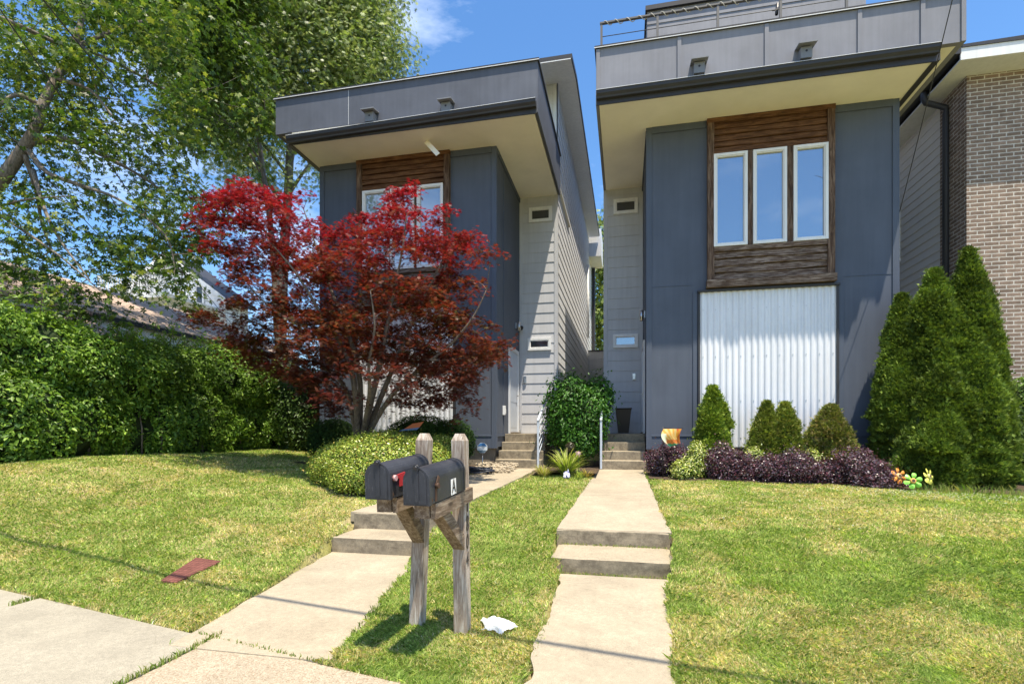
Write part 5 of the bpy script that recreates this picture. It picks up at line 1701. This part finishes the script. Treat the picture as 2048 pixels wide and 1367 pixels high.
big_tree('distant_tree', 'green tree seen in the gap between the two houses', (b3[0], b3[1], .8), [CQ(1215, 560, 44, 1.8, 6, 2), CQ(1196, 640, 44, 1.5, 4, 2), CQ(1235, 480, 45, 1.5, 2, 2)],
    Q(1215, 480, 44), 5000, M['leaf'], [(.10, .16, .03), (.18, .24, .05), (.26, .3, .08)], (.2, .36), spread=.8, r0=.2, gaps=.25, seed=12)

# ---- hedge along the left side
def hedge():
    root = empty('hedge', (-9.6, 11, .9), 'long tall leafy green hedge along the left lawn', 'hedge')
    mb = MB()
    ys_ = np.arange(3.5, 20, .55)
    lumps = []
    for i, y in enumerate(ys_):
        X0 = -9.75
        top = 3.32 + .12 * math.sin(y * 1.3) - (0 if y < 11.5 else min(.42, .13 * (y - 11.5)))
        g_ = gz1(-9.4, y)
        lumps.append((X0 + .12 * math.sin(y * 2.1), y, g_ + (top - g_) * .25, .85, .7, (top - g_) * .38))
        lumps.append((X0 - .05 + .15 * math.sin(y * 1.7 + 1), y + .2, 1.0 + (top - 1.0) * .70, .78 + .1 * math.sin(y * 3), .7, (top - 1.0) * .34))
    p, nn = lump_points(lumps, 1350, .36, .30, 1.9, 3, zmin=.3)
    k = p[:, 2] > gz(p[:, 0], p[:, 1], False) + .02
    p, nn = p[k], nn[k]
    k = (p[:, 0] > -10.3) | (p[:, 2] > 2.6)
    p, nn = p[k], nn[k]
    k = fbm(p * 2.6, 19, 3) > .33
    p, nn = p[k], nn[k]
    n = len(p)
    # longer shoots out of the top
    col = palette(n, [(.05, .12, .014), (.10, .20, .02), (.18, .30, .035), (.28, .42, .07)], .15, [.25, .3, .27, .18])
    lit_top = np.clip((p[:, 2] - 2.5) / 1.0, 0, 1)[:, None] * RNG.random((n, 1))  # sunlit top of the hedge put into the leaf colour
    col = col * (1 - lit_top) + np.array([.26, .40, .06]) * lit_top
    leaf_obj('foliage', p, nn * .7 + RNG.normal(size=(n, 3)) * .5 + [0, 0, .35], RNG.uniform(.035, .11, n), col * (.7 + .6 * fbm(p * 1.3, 23, 2)[:, None]), 'oval', M['leaf'], root, droop=(.2, -.2, -.3))
    core_mesh('dark_core', lumps, M['inner_green'], root, .78, zmin=.7)  # added dark hull, keeps light from passing through the hedge
    S = MB()
    sp, sn, sc, ss = [], [], [], []
    for k in range(260):
        y = RNG.uniform(4, 18.5); x = RNG.uniform(-10.2, -9.2)
        i = int(np.argmin(abs(ys_ - y)) * 2 + 1); L_ = lumps[i]
        z0 = L_[2] + L_[5] * .8
        h = RNG.uniform(.15, .5)
        a = np.array([x, y, z0]); b = a + [RNG.normal() * .18 + .1, RNG.normal() * .18, h]
        S.tube([tuple(a), tuple((a + b) / 2 + [0, 0, .03]), tuple(b)], [.006, .004, .002], 4)
        m_ = int(h * 46)
        t = RNG.random(m_)
        sp.append(a + (b - a) * t[:, None] + RNG.normal(size=(m_, 3)) * .04); sn.append(RNG.normal(size=(m_, 3)) * .6 + [0, 0, .7]); sc.append(palette(m_, [(.12, .22, .03), (.20, .30, .05)])); ss.append(RNG.uniform(.05, .11, m_))
    leaf_obj('shoot_leaves', np.concatenate(sp), np.concatenate(sn), np.concatenate(ss), np.concatenate(sc), 'oval', M['leaf'], root)
    for y in np.arange(4, 19, .35):
        x = -9.3 + RNG.normal() * .12
        S.tube([(x, y, gz1(x, y) - .05), (x + RNG.normal() * .05, y + RNG.normal() * .08, 1.5), (x - .2, y, 2.4)], [.022, .016, .008], 5)
    S.v = [tuple(v_) for v_ in S.v]; S.build('twigs', M['bark'], root)
hedge()
# dark shrubs closing the corner between hedge and left house
def bush(name, label, cat, lumps, per, size, cols, shape, mat, inner, depth=.25, bumpy=.12, bs=4, seed=1, zmin=None, group=None, up=.4, cs=.8, w=None, droop=None, jit=.5):
    cx, cy = lumps[0][0], lumps[0][1]
    root = empty(name, (cx, cy, gz1(cx, cy)), label, cat, group)
    p, nn = lump_points(lumps, per, depth, bumpy, bs, seed, zmin if zmin is not None else gz1(cx, cy))
    n = len(p)
    p = p + nn * (np.maximum(0, RNG.normal(size=(n, 1)) - .9) * size[1] * 1.6) + [0, 0, .0]
    o = leaf_obj('foliage', p, nn * .8 + RNG.normal(size=(n, 3)) * jit + [0, 0, up], RNG.uniform(size[0], size[1], n), palette(n, cols, .15, w), shape, mat, root, droop=droop)
    core_mesh('dark_core', lumps, inner, root, cs, zmin=gz1(cx, cy) - .02)  # added dark hull in place of the shaded inside
    return root
bush('corner_shrub', 'dark leafy shrub filling the corner between hedge and left house', 'shrub', [(-8.3, 12.6, 1.9, .9, .9, 1.3), (-9.2, 13.2, 2.0, .9, 1.0, 1.3), (-8.0, 14.5, 2.3, 1, 1, 1.5)], 700, (.05, .1), [(.03, .07, .012), (.05, .1, .016), (.09, .15, .025)], 'oval', M['leaf'], M['inner_green'])

# green rounded bush by the left path
gl = [(-4.05, 8.05, .88, .98, .8, .52), (-4.7, 8.15, .82, .55, .6, .42), (-3.45, 8.35, .85, .62, .7, .48), (-3.3, 9.1, .90, .42, .5, .48), (-4.2, 8.9, .95, 1.0, .7, .50), (-3.9, 7.6, .72, .7, .5, .34)]
bush('green_bush', 'large clipped yellow green bush behind the mailboxes', 'bush', gl, 4200, (.022, .042), [(.12, .20, .02), (.24, .33, .04), (.38, .46, .07), (.52, .54, .12), (.48, .28, .08)], 'dia', M['leaf_waxy'], M['inner_green'], .22, .08, 5, 5, w=[.25, .3, .25, .14, .06])
yg = 'dark yews below the red maple'
bush('yew_bush', 'dark low yew at the left house wall, left of the maple trunk', 'bush', [(-6.4, 10.7, 1.2, .6, .5, .55)], 2600, (.03, .055), [(.025, .06, .012), (.04, .085, .016)], 'fan', M['needle'], M['inner_green'], group=yg)
bush('yew_bush', 'dark low yew at the left house wall, right of the maple trunk', 'bush', [(-4.4, 10.8, 1.25, .75, .5, .55), (-3.7, 10.9, 1.2, .5, .45, .5)], 2600, (.03, .055), [(.03, .07, .012), (.05, .105, .018)], 'fan', M['needle'], M['inner_green'], group=yg)

# hydrangea between the two stairs
hl = [(-1.25, 12.0, 2.15, .50, .5, .58), (-.85, 11.9, 1.75, .52, .5, .75), (-1.35, 11.9, 1.6, .40, .5, .6), (-.62, 12.1, 2.2, .36, .4, .48), (-.95, 11.75, 1.25, .42, .4, .45)]
bush('leafy_shrub', 'tall dark green leafy shrub between the two entrance stairs', 'shrub', hl, 1100, (.05, .10), [(.03, .10, .012), (.05, .15, .016), (.09, .22, .025)], 'oval', M['leaf'], M['inner_green'], .4, .34, 2.8, 8, zmin=.75, droop=(0, -.4, -.5), cs=.7)
S = MB()
for k in range(9):
    a = RNG.uniform(-.3, .3); S.tube([(-.95 + a * .5, 11.7, .6), (-.95 + a, 11.55, 1.1), (-.95 + a * 1.6, 11.7, 1.7)], [.012, .01, .006], 5)
o = S.build('shrub_stem', M['bark']); o.parent = None; bpy.data.objects.remove(o)
# strappy plants
def strap_clump(name, label, x, y, n, L_, w, cols, group=None, spread=1.0):
    g0 = gz1(x, y)
    e = empty(name, (x, y, g0), label, 'plant', group)
    V, Lo, To, Cc = [], [], [], []
    base = 0; C = palette(n, cols, .12)
    for k in range(n):
        a = RNG.uniform(0, 2 * math.pi); l_ = L_ * RNG.uniform(.6, 1.15); up_ = RNG.uniform(.5, 1.0)
        d = np.array([math.cos(a), math.sin(a), 0]); s = np.array([-d[1], d[0], 0])
        o0 = np.array([x, y, g0 - .02]) + d * RNG.uniform(0, .08) * spread
        prev = None
        ns = 6
        for j in range(ns + 1):
            t = j / ns
            c = o0 + d * l_ * (t ** 1.3) * (1.15 - up_ * .6) * spread + np.array([0, 0, 1]) * l_ * up_ * (t - .42 * t ** 2.6) * 1.55
            ww = w * (1 - t ** 2) + .001
            V += [c - s * ww, c + s * ww]; Cc += [C[k], C[k]]
            if j: Lo += [base + 2 * j - 2, base + 2 * j - 1, base + 2 * j + 1, base + 2 * j]; To.append(4)
        base += 2 * (ns + 1)
    me = np_mesh('leaves', np.array(V), Lo, To, np.array(Cc), M['grass'])
    link(bpy.data.objects.new('leaves', me), e)
    return e
strap_clump('daylily', 'large bright yellow green daylily clump between the two paths', -1.12, 10.3, 260, .60, .011, [(.26, .34, .05), (.36, .42, .09), (.2, .3, .04), (.5, .5, .2)])
strap_clump('liriope', 'straw yellow grassy tuft left of the daylily by the path', -1.55, 10.2, 120, .34, .007, [(.4, .36, .13), (.3, .33, .08), (.5, .42, .2)])
strap_clump('liriope', 'small orange tinted grassy tuft right of the daylily', -.72, 10.1, 60, .22, .006, [(.45, .3, .1), (.3, .3, .08), (.5, .36, .15)])
strap_clump('liriope', 'low green tuft at the front right of the daylily', -.85, 9.98, 60, .22, .007, [(.24, .34, .06), (.38, .42, .12)])
def flower_head(name, label, u, v, y, R, cols, mat, shape='dia', n=160, stem=True, group=None):
    x, z = P(u, v, y)
    e = empty(name, (x, y, gz1(x, y)), label, 'flower', group)
    d = rand_dirs(n); leaf_obj('blossom', d * R * RNG.uniform(.6, 1, (n, 1)) + [x, y, z], d, RNG.uniform(R * .35, R * .6, n), palette(n, cols), shape, mat, e)
    mb = MB(); mb.tube([(x + .02, y + .02, gz1(x, y) - .03), (x, y + .02, z)], .006, 5); mb.build('stem', M['stem_green'], e)
flower_head('pink_flower', 'round pink flower above the daylily leaves', 1156, 907, 10.5, .06, [(.62, .4, .6), (.7, .55, .72)], M['leaf'])
ag = 'dark globe seed heads in the shade'
flower_head('seed_head', 'dark round seed head in the shade, largest and topmost behind the daylily', 1140, 894, 10.9, .11, [(.05, .045, .03), (.1, .09, .06)], M['leaf'], group=ag)
flower_head('seed_head', 'dark round seed head in the shade left of the daylily', 1120, 909, 10.8, .09, [(.04, .04, .025), (.08, .075, .05)], M['leaf'], group=ag)

# front bed of the right house
pc = [(.10, .035, .05), (.065, .03, .045), (.16, .05, .07), (.13, .10, .13), (.045, .05, .035), (.2, .17, .2)]
pg = 'purple barberry bushes along the right bed'
def barberry(label, lumps, seed): return bush('barberry', label, 'bush', lumps, 3200, (.026, .052), pc, 'dia', M['leaf_waxy'], M['inner_purple'], .4, .5, 5, seed, group=pg, w=[.25, .25, .15, .15, .1, .1], cs=.78, jit=.8)
barberry('purple barberry at the foot of the right house stairs, left of the garden flag', [(.72, 10.75, .82, .34, .32, .33), (.95, 10.7, .86, .3, .3, .33)], 31)
barberry('purple barberry in front of the leftmost small conifer, right of the yellow bush', [(1.80, 10.45, .80, .36, .36, .38), (2.12, 10.4, .72, .34, .34, .30)], 32)
barberry('broad purple barberry in the middle below the twin tipped conifer', [(2.56, 10.3, .70, .34, .36, .31), (2.96, 10.25, .74, .38, .38, .37)], 33)
barberry('rightmost and largest purple barberry next to the flower spinners', [(3.42, 10.2, .64, .34, .36, .30), (3.95, 10.05, .70, .46, .45, .42), (4.12, 9.85, .56, .36, .3, .28)], 34)
yc = [(.42, .48, .08), (.55, .55, .14), (.2, .3, .04), (.62, .62, .3), (.12, .22, .03)]
yg2 = 'yellow euonymus bushes in the right bed'
bush('euonymus', 'yellow variegated bush just right of the garden flag', 'bush', [(1.20, 10.4, .74, .26, .25, .22), (1.33, 10.45, .98, .16, .16, .26), (1.05, 10.3, .7, .2, .2, .17)], 2600, (.03, .055), yc, 'oval', M['leaf_waxy'], M['inner_green'], .35, .25, 6, 41, group=yg2, cs=.6)
bush('euonymus', 'yellow variegated sprig between the flag bush and the second barberry', 'bush', [(1.60, 10.7, .93, .16, .16, .24), (1.72, 10.75, 1.0, .12, .12, .17), (1.45, 10.6, .78, .12, .12, .12)], 2600, (.03, .055), yc, 'oval', M['leaf_waxy'], M['inner_green'], .35, .25, 6, 42, group=yg2, cs=.5)
bush('euonymus', 'yellow leaf tips behind the barberries below the gap left of the twin conifer', 'bush', [(2.42, 10.75, .92, .18, .16, .22)], 2600, (.03, .055), yc, 'oval', M['leaf_waxy'], M['inner_green'], .35, .25, 6, 43, group=yg2, cs=.5)
bush('euonymus', 'yellow leaf tips behind the barberries between the two right conifers', 'bush', [(3.35, 10.6, .88, .16, .14, .26)], 2600, (.03, .055), yc, 'oval', M['leaf_waxy'], M['inner_green'], .35, .25, 6, 44, group=yg2, cs=.5)

# conifers
def spire(name, label, parts, per, size, cols, seed, group=None, bumpy=.3, lobes=4.5, jag=1.0):
    """parts: (x, y, z0, z1, radius, power) spindles"""
    x0, y0 = parts[0][0], parts[0][1]
    root = empty(name, (x0, y0, gz1(x0, y0)), label, 'conifer', group)
    rg = random.Random(seed)
    extra = []
    for (x, y, z0, z1, R, pw) in parts:
        for q in range(int(lobes * (z1 - z0))):
            a = rg.uniform(-math.pi, .3); t = rg.uniform(.0, .72); rr = R * (1 - t ** pw) ** .8
            hl_ = rg.uniform(.28, .42) * R * 2.2
            zb = z0 + t * (z1 - z0)
            extra.append((x + math.cos(a) * rr * .62, y + math.sin(a) * rr * .62, zb, zb + hl_ * 1.5, rr * rg.uniform(.42, .6) + .04, 1.5))
    parts = list(parts) + extra
    ps, ns = [], []
    bm = bmesh.new()
    for i, (x, y, z0, z1, R, pw) in enumerate(parts):
        def rad(t): return R * np.minimum(1, (t * 6 + .45)) * np.maximum(0, 1 - t ** pw) ** .8
        n = int(2 * math.pi * R * (z1 - z0) * .8 * per)
        t = RNG.random(n) ** 1.15; a = RNG.random(n) * 2 * math.pi
        h = z1 - z0
        pos0 = np.column_stack([np.cos(a) * rad(t), np.sin(a) * rad(t), t * h])
        lum = fbm((pos0 + [x, y, 0]) * [3.2, 3.2, 2.2], seed + i, 3) - .5
        r = rad(t) * (1 + lum * bumpy * 4) * (1 - .3 * RNG.random(n) ** 2) + .015 + np.maximum(0, RNG.normal(size=n) - .8) * size[1] * .55
        p = np.column_stack([x + np.cos(a) * r, y + np.sin(a) * r, z0 + t * h])
        keep = np.ones(n, bool)
        for j, q in enumerate(parts):
            if j == i: continue
            tt = np.clip((p[:, 2] - q[2]) / (q[3] - q[2]), 0, 1)
            rj = q[4] * np.minimum(1, (tt * 6 + .45)) * np.maximum(0, 1 - tt ** q[5]) ** .8
            ins = (np.hypot(p[:, 0] - q[0], p[:, 1] - q[1]) < rj * .75) & (p[:, 2] < q[3])
            keep &= ~ins
        ps.append(p[keep]); ns.append(np.column_stack([np.cos(a), np.sin(a), np.full(n, .45)])[keep])
        prev = None
        for k in range(13):
            tk = k / 12
            rk = float(rad(np.array([tk]))[0]) * .80 + .004
            cur = [bm.verts.new((x + rk * math.cos(b) * (1 + .1 * math.sin(b * 5 + k)), y + rk * math.sin(b) * (1 + .1 * math.sin(b * 4 + k * 2)), z0 + tk * h * .97)) for b in np.linspace(0, 2 * math.pi, 14, endpoint=False)]
            if prev:
                for j in range(14): bm.faces.new((prev[j], prev[(j + 1) % 14], cur[(j + 1) % 14], cur[j]))
            prev = cur
    p = np.concatenate(ps); nn = np.concatenate(ns); n = len(p)
    # sprays stand on edge and point outwards/upwards
    tdir = nn + RNG.normal(size=(n, 3)) * .45 + [0, 0, .5]
    nrm = np.cross(tdir, RNG.normal(size=(n, 3)))
    nrm /= np.linalg.norm(nrm, axis=1, keepdims=True)
    tdir -= nrm * np.sum(tdir * nrm, axis=1, keepdims=True); tdir /= np.linalg.norm(tdir, axis=1, keepdims=True)
    V, Fc = SHAPES['fan']; k = len(V); b = np.cross(tdir, nrm)
    sz = RNG.uniform(size[0], size[1], n)
    vv = (V[None, :, 0, None] * b[:, None, :] + V[None, :, 1, None] * tdir[:, None, :] + V[None, :, 2, None] * nrm[:, None, :]) * sz[:, None, None]
    verts = (p[:, None, :] + vv).reshape(-1, 3)
    flat = np.concatenate([np.array(f) for f in Fc]); tot = np.array([len(f) for f in Fc])
    loops = (flat[None, :] + (np.arange(n) * k)[:, None]).ravel()
    tint = fbm(p * 3.0, seed + 9, 2)[:, None]
    cols_ = palette(n, cols, .18) * (.45 + 1.1 * tint)
    me = np_mesh('foliage', verts, loops, np.tile(tot, n), np.repeat(cols_, k, axis=0), M['needle'])
    link(bpy.data.objects.new('foliage', me), root)
    me = bpy.data.meshes.new('dark_core'); bm.to_mesh(me); bm.free(); me.materials.append(M['inner_green'])  # dark hull added behind the sprays so nothing shows through
    link(bpy.data.objects.new('dark_core', me), root)
    return root
ac = [(.045, .085, .013), (.085, .14, .02), (.13, .20, .028), (.20, .27, .045)]
tg_ = 'tall arborvitae at the right house corner'
spire('arborvitae', 'tallest arborvitae of the three, rightmost in front of the brick wall', [(6.03, 10.95, .35, 4.72, .56, 2.0), (6.12, 10.7, .35, 3.6, .42, 1.9), (5.85, 10.5, .35, 3.2, .46, 1.9)], 4000, (.035, .075), ac, 51, tg_, lobes=3)
spire('arborvitae', 'middle arborvitae of the three tall ones', [(5.50, 10.95, .38, 4.38, .64, 2.1), (5.4, 10.5, .38, 3.0, .52, 1.9)], 4000, (.035, .075), ac, 52, tg_)
spire('arborvitae', 'shortest of the three tall arborvitae, leftmost at the house corner', [(5.02, 11.05, .4, 3.98, .52, 1.8), (4.92, 10.8, .4, 2.9, .42, 1.8), (5.1, 10.35, .38, 2.1, .5, 2.0)], 4000, (.035, .075), ac, 53, tg_)
sc_ = [(.07, .14, .018), (.13, .21, .025), (.21, .30, .035), (.30, .38, .055)]
sg_ = 'small conifers before the corrugated panel'
spire('dwarf_conifer', 'small pointed dark green conifer, leftmost before the corrugated panel', [(1.71, 11.08, .6, 2.34, .44, 1.25)], 4200, (.035, .075), sc_, 61, sg_, lobes=3)
spire('dwarf_conifer', 'small twin tipped conifer in the middle of the corrugated panel', [(2.70, 11.05, .6, 2.02, .34, 1.5), (3.02, 11.02, .6, 1.99, .32, 1.5)], 4200, (.035, .075), [(.09, .14, .02), (.15, .2, .03), (.22, .27, .045), (.28, .28, .07)], 62, sg_, lobes=0)
spire('dwarf_conifer', 'small rounded browning conifer, rightmost before the corrugated panel', [(3.80, 10.95, .58, 1.93, .42, 2.3)], 4200, (.035, .075), [(.11, .15, .025), (.18, .22, .04), (.27, .28, .07), (.34, .27, .12)], 63, sg_, lobes=1.5)
bush('dark_shrub', 'dark shaded shrub at the right edge behind the arborvitae', 'shrub', [(7.4, 11.4, 1.0, .7, .6, .8), (8.2, 11.4, 1.1, .6, .6, .9)], 900, (.05, .09), [(.03, .06, .02), (.05, .09, .03), (.1, .16, .04)], 'oval', M['leaf'], M['inner_green'], seed=71)
bush('light_shrub', 'pale green leafy shrub at the right edge against the brick', 'shrub', [(7.6, 11.9, 2.0, .45, .4, .5)], 900, (.05, .1), [(.12, .2, .04), (.2, .3, .07)], 'oval', M['leaf'], M['inner_green'], seed=72)
# mulch bed
mb = MB()
NB = 24
front = [P(u, v, 1)[0] for u, v in ()]
for j in range(NB):
    a = .44 + (6.9 - .44) * j / NB; c = .44 + (6.9 - .44) * (j + 1) / NB
    fa, fc = 10.25 - .12 * a, 10.25 - .12 * c
    for k in range(5):
        ya_, yb_ = fa + (11.55 - fa) * k / 5, fa + (11.55 - fa) * (k + 1) / 5
        yc_, yd_ = fc + (11.55 - fc) * (k + 1) / 5, fc + (11.55 - fc) * k / 5
        mb.quad((a, ya_, gz1(a, ya_) + .02), (c, yd_, gz1(c, yd_) + .02), (c, yc_, gz1(c, yc_) + .02), (a, yb_, gz1(a, yb_) + .02))
mb.build('mulch_bed', M['mulch'], kind='structure')
mb = MB(); mb.quad((-1.82, 10.3, .645), (-.52, 10.0, .645), (-.54, 14.3, .66), (-1.82, 14.3, .66)); mb.build('mulch_bed', M['mulch'], kind='structure')
mb = MB()
mb.poly([(-7.2, 10.1, gz1(-7, 10) + .02), (-5.6, 9.2, gz1(-5.6, 9.2) + .02), (-4.5, 8.3, gz1(-4.5, 8.3) + .03), (-3.5, 8.1, .56), (-2.9, 11.5, .66), (-7.2, 11.5, .80)])
mb.build('mulch_bed', M['mulch'], kind='structure')

# ------------------------------------------------------------------ lawn blades
def lawn():
    N = 1700000
    # sample in view space so that the near lawn is denser
    u = RNG.uniform(-160, 2210, N); v = 866 + 20 + (620 - 20) * RNG.random(N) ** 1.0
    # approximate ground hit for height ~ from two fixed-point steps
    k = (u - CX) / F
    dx, dy, dz = -ST + k * CT, CT + k * ST, (HZ - v) / F
    z = np.full(N, .3)
    for _ in range(9):
        D = (z - EYE) / dz
        z = .5 * z + .5 * gz(D * dx, D * dy, False)
    x, y = D * dx, D * dy
    NE = 620000
    xe, ye = RNG.uniform(-10.2, 8.5, NE), RNG.uniform(4.2, 12.2, NE)
    xe[:120000] = RNG.uniform(1.2, 6.0, 120000); ye[:120000] = RNG.uniform(1.2, 4.3, 120000)
    x[:NE], y[:NE] = xe, ye; D[:NE] = ye * CT - xe * ST; z[:NE] = gz(xe, ye, False)
    s = y - walk_edge(x)
    ok = (s > -.02 + .03 * RNG.random(N)) & (D < 15) & (D > 1.4) & (x > -10.2) & (x < 8.5) & (y < 12.2)
    jit = (fbm(np.column_stack([x, y]) * 6, 44, 2) - .5) * .09
    pv_ = np.zeros(N, bool)
    for nm, st in STRIPS.items():
        pv_ |= in_strip(x + jit, y + jit, st, .0 if nm in ('right_low',) else .008)
    ok &= ~pv_
    ok &= ~((x > -3.45) & (x < -2.17) & (y > 5.95) & (y < 6.16))
    ok &= ~((x > -.77) & (x < .49) & (y > 5.88) & (y < 6.02))
    ok &= ~((x > -.64) & (x < .42) & (y > 5.0) & (y < 5.35))
    bedf = 10.25 - .12 * np.clip(x, .4, 7)
    ok &= ~((x > .44) & (x < 6.9) & (y > bedf))
    ok &= ~((y > 10.95) & (x > -7.3))
    ok &= ~((x > -1.82) & (x < -.52) & (y > 10.25))
    ok &= ~((x > -3.3) & (y > 9.8) & (x < -1.8))
    for (cx, cy, cz, rx, ry, rz) in gl: ok &= ((x - cx) / (rx * .85)) ** 2 + ((y - cy) / (ry * .85)) ** 2 > 1
    ok &= ~((x > -6.8) & (y > 9.6 ) & (x < -3))
    ok &= ~((x < -9.45) & (y > 5))
    # the lid
    c = LID.mean(axis=0); e1 = LID[1] - LID[0]; e2 = LID[3] - LID[0]
    rel = np.column_stack([x, y]) - LID[0]
    Mi = np.linalg.inv(np.column_stack([e1, e2])); st2 = rel @ Mi.T
    ok &= ~((st2[:, 0] > .02) & (st2[:, 0] < .98) & (st2[:, 1] > .02) & (st2[:, 1] < .98))
    x, y, z, D = x[ok], y[ok], z[ok], D[ok]
    # thin out: constant screen density x distance falloff
    pr = np.clip(.40 + .3 * (3.2 / D), 0, 1)
    kk = RNG.random(len(x)) < pr
    x, y, z, D = x[kk], y[kk], gz(x[kk], y[kk]), D[kk]
    n = len(x)
    print('blades', n)
    xy = np.column_stack([x, y])
    big = fbm(xy * .55, 71, 3); med = fbm(xy * 2.4, 72, 3); fine = fbm(xy * 9, 73, 2)
    dry = np.clip((big * .45 + med * .55 - .47) * 7 + .20, 0, 1)
    mid_strip = (x > -2.2) & (x < -.7) & (y > 3.8)
    dry = np.where(mid_strip, dry * .45, dry)
    near_post = np.exp(-((x + 1.0) ** 2 + (y - 3.35) ** 2) / .12)
    dry = np.clip(dry + near_post * .8, 0, 1)
    left = x < -3.2
    dry = np.where(left, np.clip(dry * 1.0 + .25, 0, 1), dry)
    g1 = palette(n, [(.13, .21, .04), (.23, .35, .07), (.35, .48, .10), (.50, .58, .17)], .15)
    g2 = palette(n, [(.60, .52, .22), (.70, .58, .32), (.52, .49, .16), (.82, .70, .46)], .24)
    pick = (RNG.random(n) < dry * .75)[:, None]
    col = np.where(pick, g2, g1) * (.85 + .3 * fine[:, None])
    h = RNG.uniform(.014, .034, n) * (.7 + .7 * med) * (1 + .05 * D)
    h = np.where(pick[:, 0], h * .8, h)
    edge = (paved(x, y, .05) | (y - walk_edge(x) < .06))
    h = np.where(edge, h * 1.15, h)
    w = RNG.uniform(.0014, .0026, n) * (1 + .26 * (D - 2))
    a = RNG.uniform(0, 2 * np.pi, n); side = np.column_stack([np.cos(a), np.sin(a), np.zeros(n)])
    flow = fbm(xy * 1.5, 80, 2) * 6.28 * 2
    la = np.where(RNG.random(n) < .4, flow, RNG.uniform(0, 2 * np.pi, n)); lean = RNG.uniform(.15, 1.3, n)
    ld = np.column_stack([np.cos(la) * lean, np.sin(la) * lean, np.zeros(n)])
    b = np.column_stack([x, y, z - .004])
    p1 = b + (np.array([0, 0, 1]) + ld * .35) * (h * .55)[:, None]
    p2 = b + (np.array([0, 0, 1]) * .85 + ld) * h[:, None]
    V = np.stack([b - side * w[:, None], b + side * w[:, None], p1 + side * (w * .8)[:, None], p2, p1 - side * (w * .8)[:, None]], axis=1).reshape(-1, 3)
    loops = (np.array([0, 1, 2, 3, 4])[None, :] + (np.arange(n) * 5)[:, None]).ravel()
    me = np_mesh('grass', V, loops, np.full(n, 5), np.repeat(col, 5, axis=0), M['grass'])
    o = bpy.data.objects.new('grass', me); link(o); tag(o, 'patchy green and straw coloured mown lawn', 'grass', kind='stuff')
lawn()
def clover():
    n = 420
    x = RNG.uniform(3.2, 7.4, n); y = 9.9 - .12 * x - np.abs(RNG.normal(size=n)) * .5
    x2 = RNG.uniform(1, 7, 120); y2 = RNG.uniform(6, 9.5, 120)
    x, y = np.concatenate([x, x2]), np.concatenate([y, y2]); n = len(x)
    p = np.column_stack([x, y, gz(x, y) + .045])
    P3 = np.repeat(p, 5, axis=0) + RNG.normal(size=(n * 5, 3)) * .004
    o = leaf_obj('clover_flowers', P3, rand_dirs(n * 5), RNG.uniform(.008, .015, n * 5), palette(n * 5, [(.75, .75, .68), (.6, .62, .5)]), 'dia', M['leaf'])
    tag(o, 'tiny white clover flowers scattered in the right lawn', 'clover', kind='stuff')
clover()
# longer tufts in joints and at edges
def tufts():
    V, Lo, To, C = [], [], [], []
    pts = []
    for k in range(260):
        t = RNG.random(); y = 2.2 + t * .95; pts.append((-2.74 + RNG.normal() * .008, y, .0, .05))
    for k in range(120):
        pts.append((-4.86 + RNG.normal() * .01, 3.3 + RNG.random() * .25, .0, .05))
    for k in range(500):
        x = RNG.uniform(-.72, .46); pts.append((x, 5.2 + RNG.normal() * .04, .0, .03))
    for k in range(160):
        x = RNG.uniform(-.7, .45); pts.append((x, 5.905 + RNG.normal() * .01, .15, .03))
    for k in range(120):
        x = RNG.uniform(-2.9, -1.8); pts.append((x, float(walk_edge(x)) + RNG.normal() * .008, .005, .03))
    for st in STRIPS.values():
        for k in range(int((st[1] - st[0]) * 110)):
            t = RNG.random(); y = st[0] + (st[1] - st[0]) * t
            if RNG.random() < .5: x = st[2] + (st[3] - st[2]) * t + abs(RNG.normal()) * .012 - .01
            else: x = st[4] + (st[5] - st[4]) * t - abs(RNG.normal()) * .012 + .01
            if fbm(np.array([[x, y * 3]]), 91, 1)[0] > .42: pts.append((x, y, gz1(x, y), .05))
    for k in range(900):   # taller unmown grass before the arborvitae
        x = RNG.uniform(4.6, 6.9); y = 10.25 - .12 * x + RNG.uniform(-.25, .25); pts.append((x, y, gz1(x, y), .16))
    n = len(pts); P_ = np.array(pts)
    h = P_[:, 3] * RNG.uniform(.4, 1.2, n); a = RNG.uniform(0, 6.28, n); side = np.column_stack([np.cos(a), np.sin(a), 0 * a]) * .0035
    la = RNG.uniform(0, 6.28, n); ld = np.column_stack([np.cos(la), np.sin(la), 0 * la]) * RNG.uniform(.1, .9, n)[:, None]
    b = P_[:, :3]; p1 = b + ([0, 0, 1] + ld * .3) * (h * .55)[:, None]; p2 = b + (np.array([0, 0, .9]) + ld) * h[:, None]
    V = np.stack([b - side, b + side, p1 + side * .8, p2, p1 - side * .8], axis=1).reshape(-1, 3)
    loops = (np.arange(5)[None, :] + (np.arange(n) * 5)[:, None]).ravel()
    me = np_mesh('grass_tufts', V, loops, np.full(n, 5), np.repeat(palette(n, [(.14, .25, .04), (.26, .34, .08), (.36, .36, .14)]), 5, axis=0), M['grass'])
    o = bpy.data.objects.new('grass_tufts', me); link(o); tag(o, 'longer grass tufts in the paving joints and along edges', 'grass', kind='stuff')
tufts()
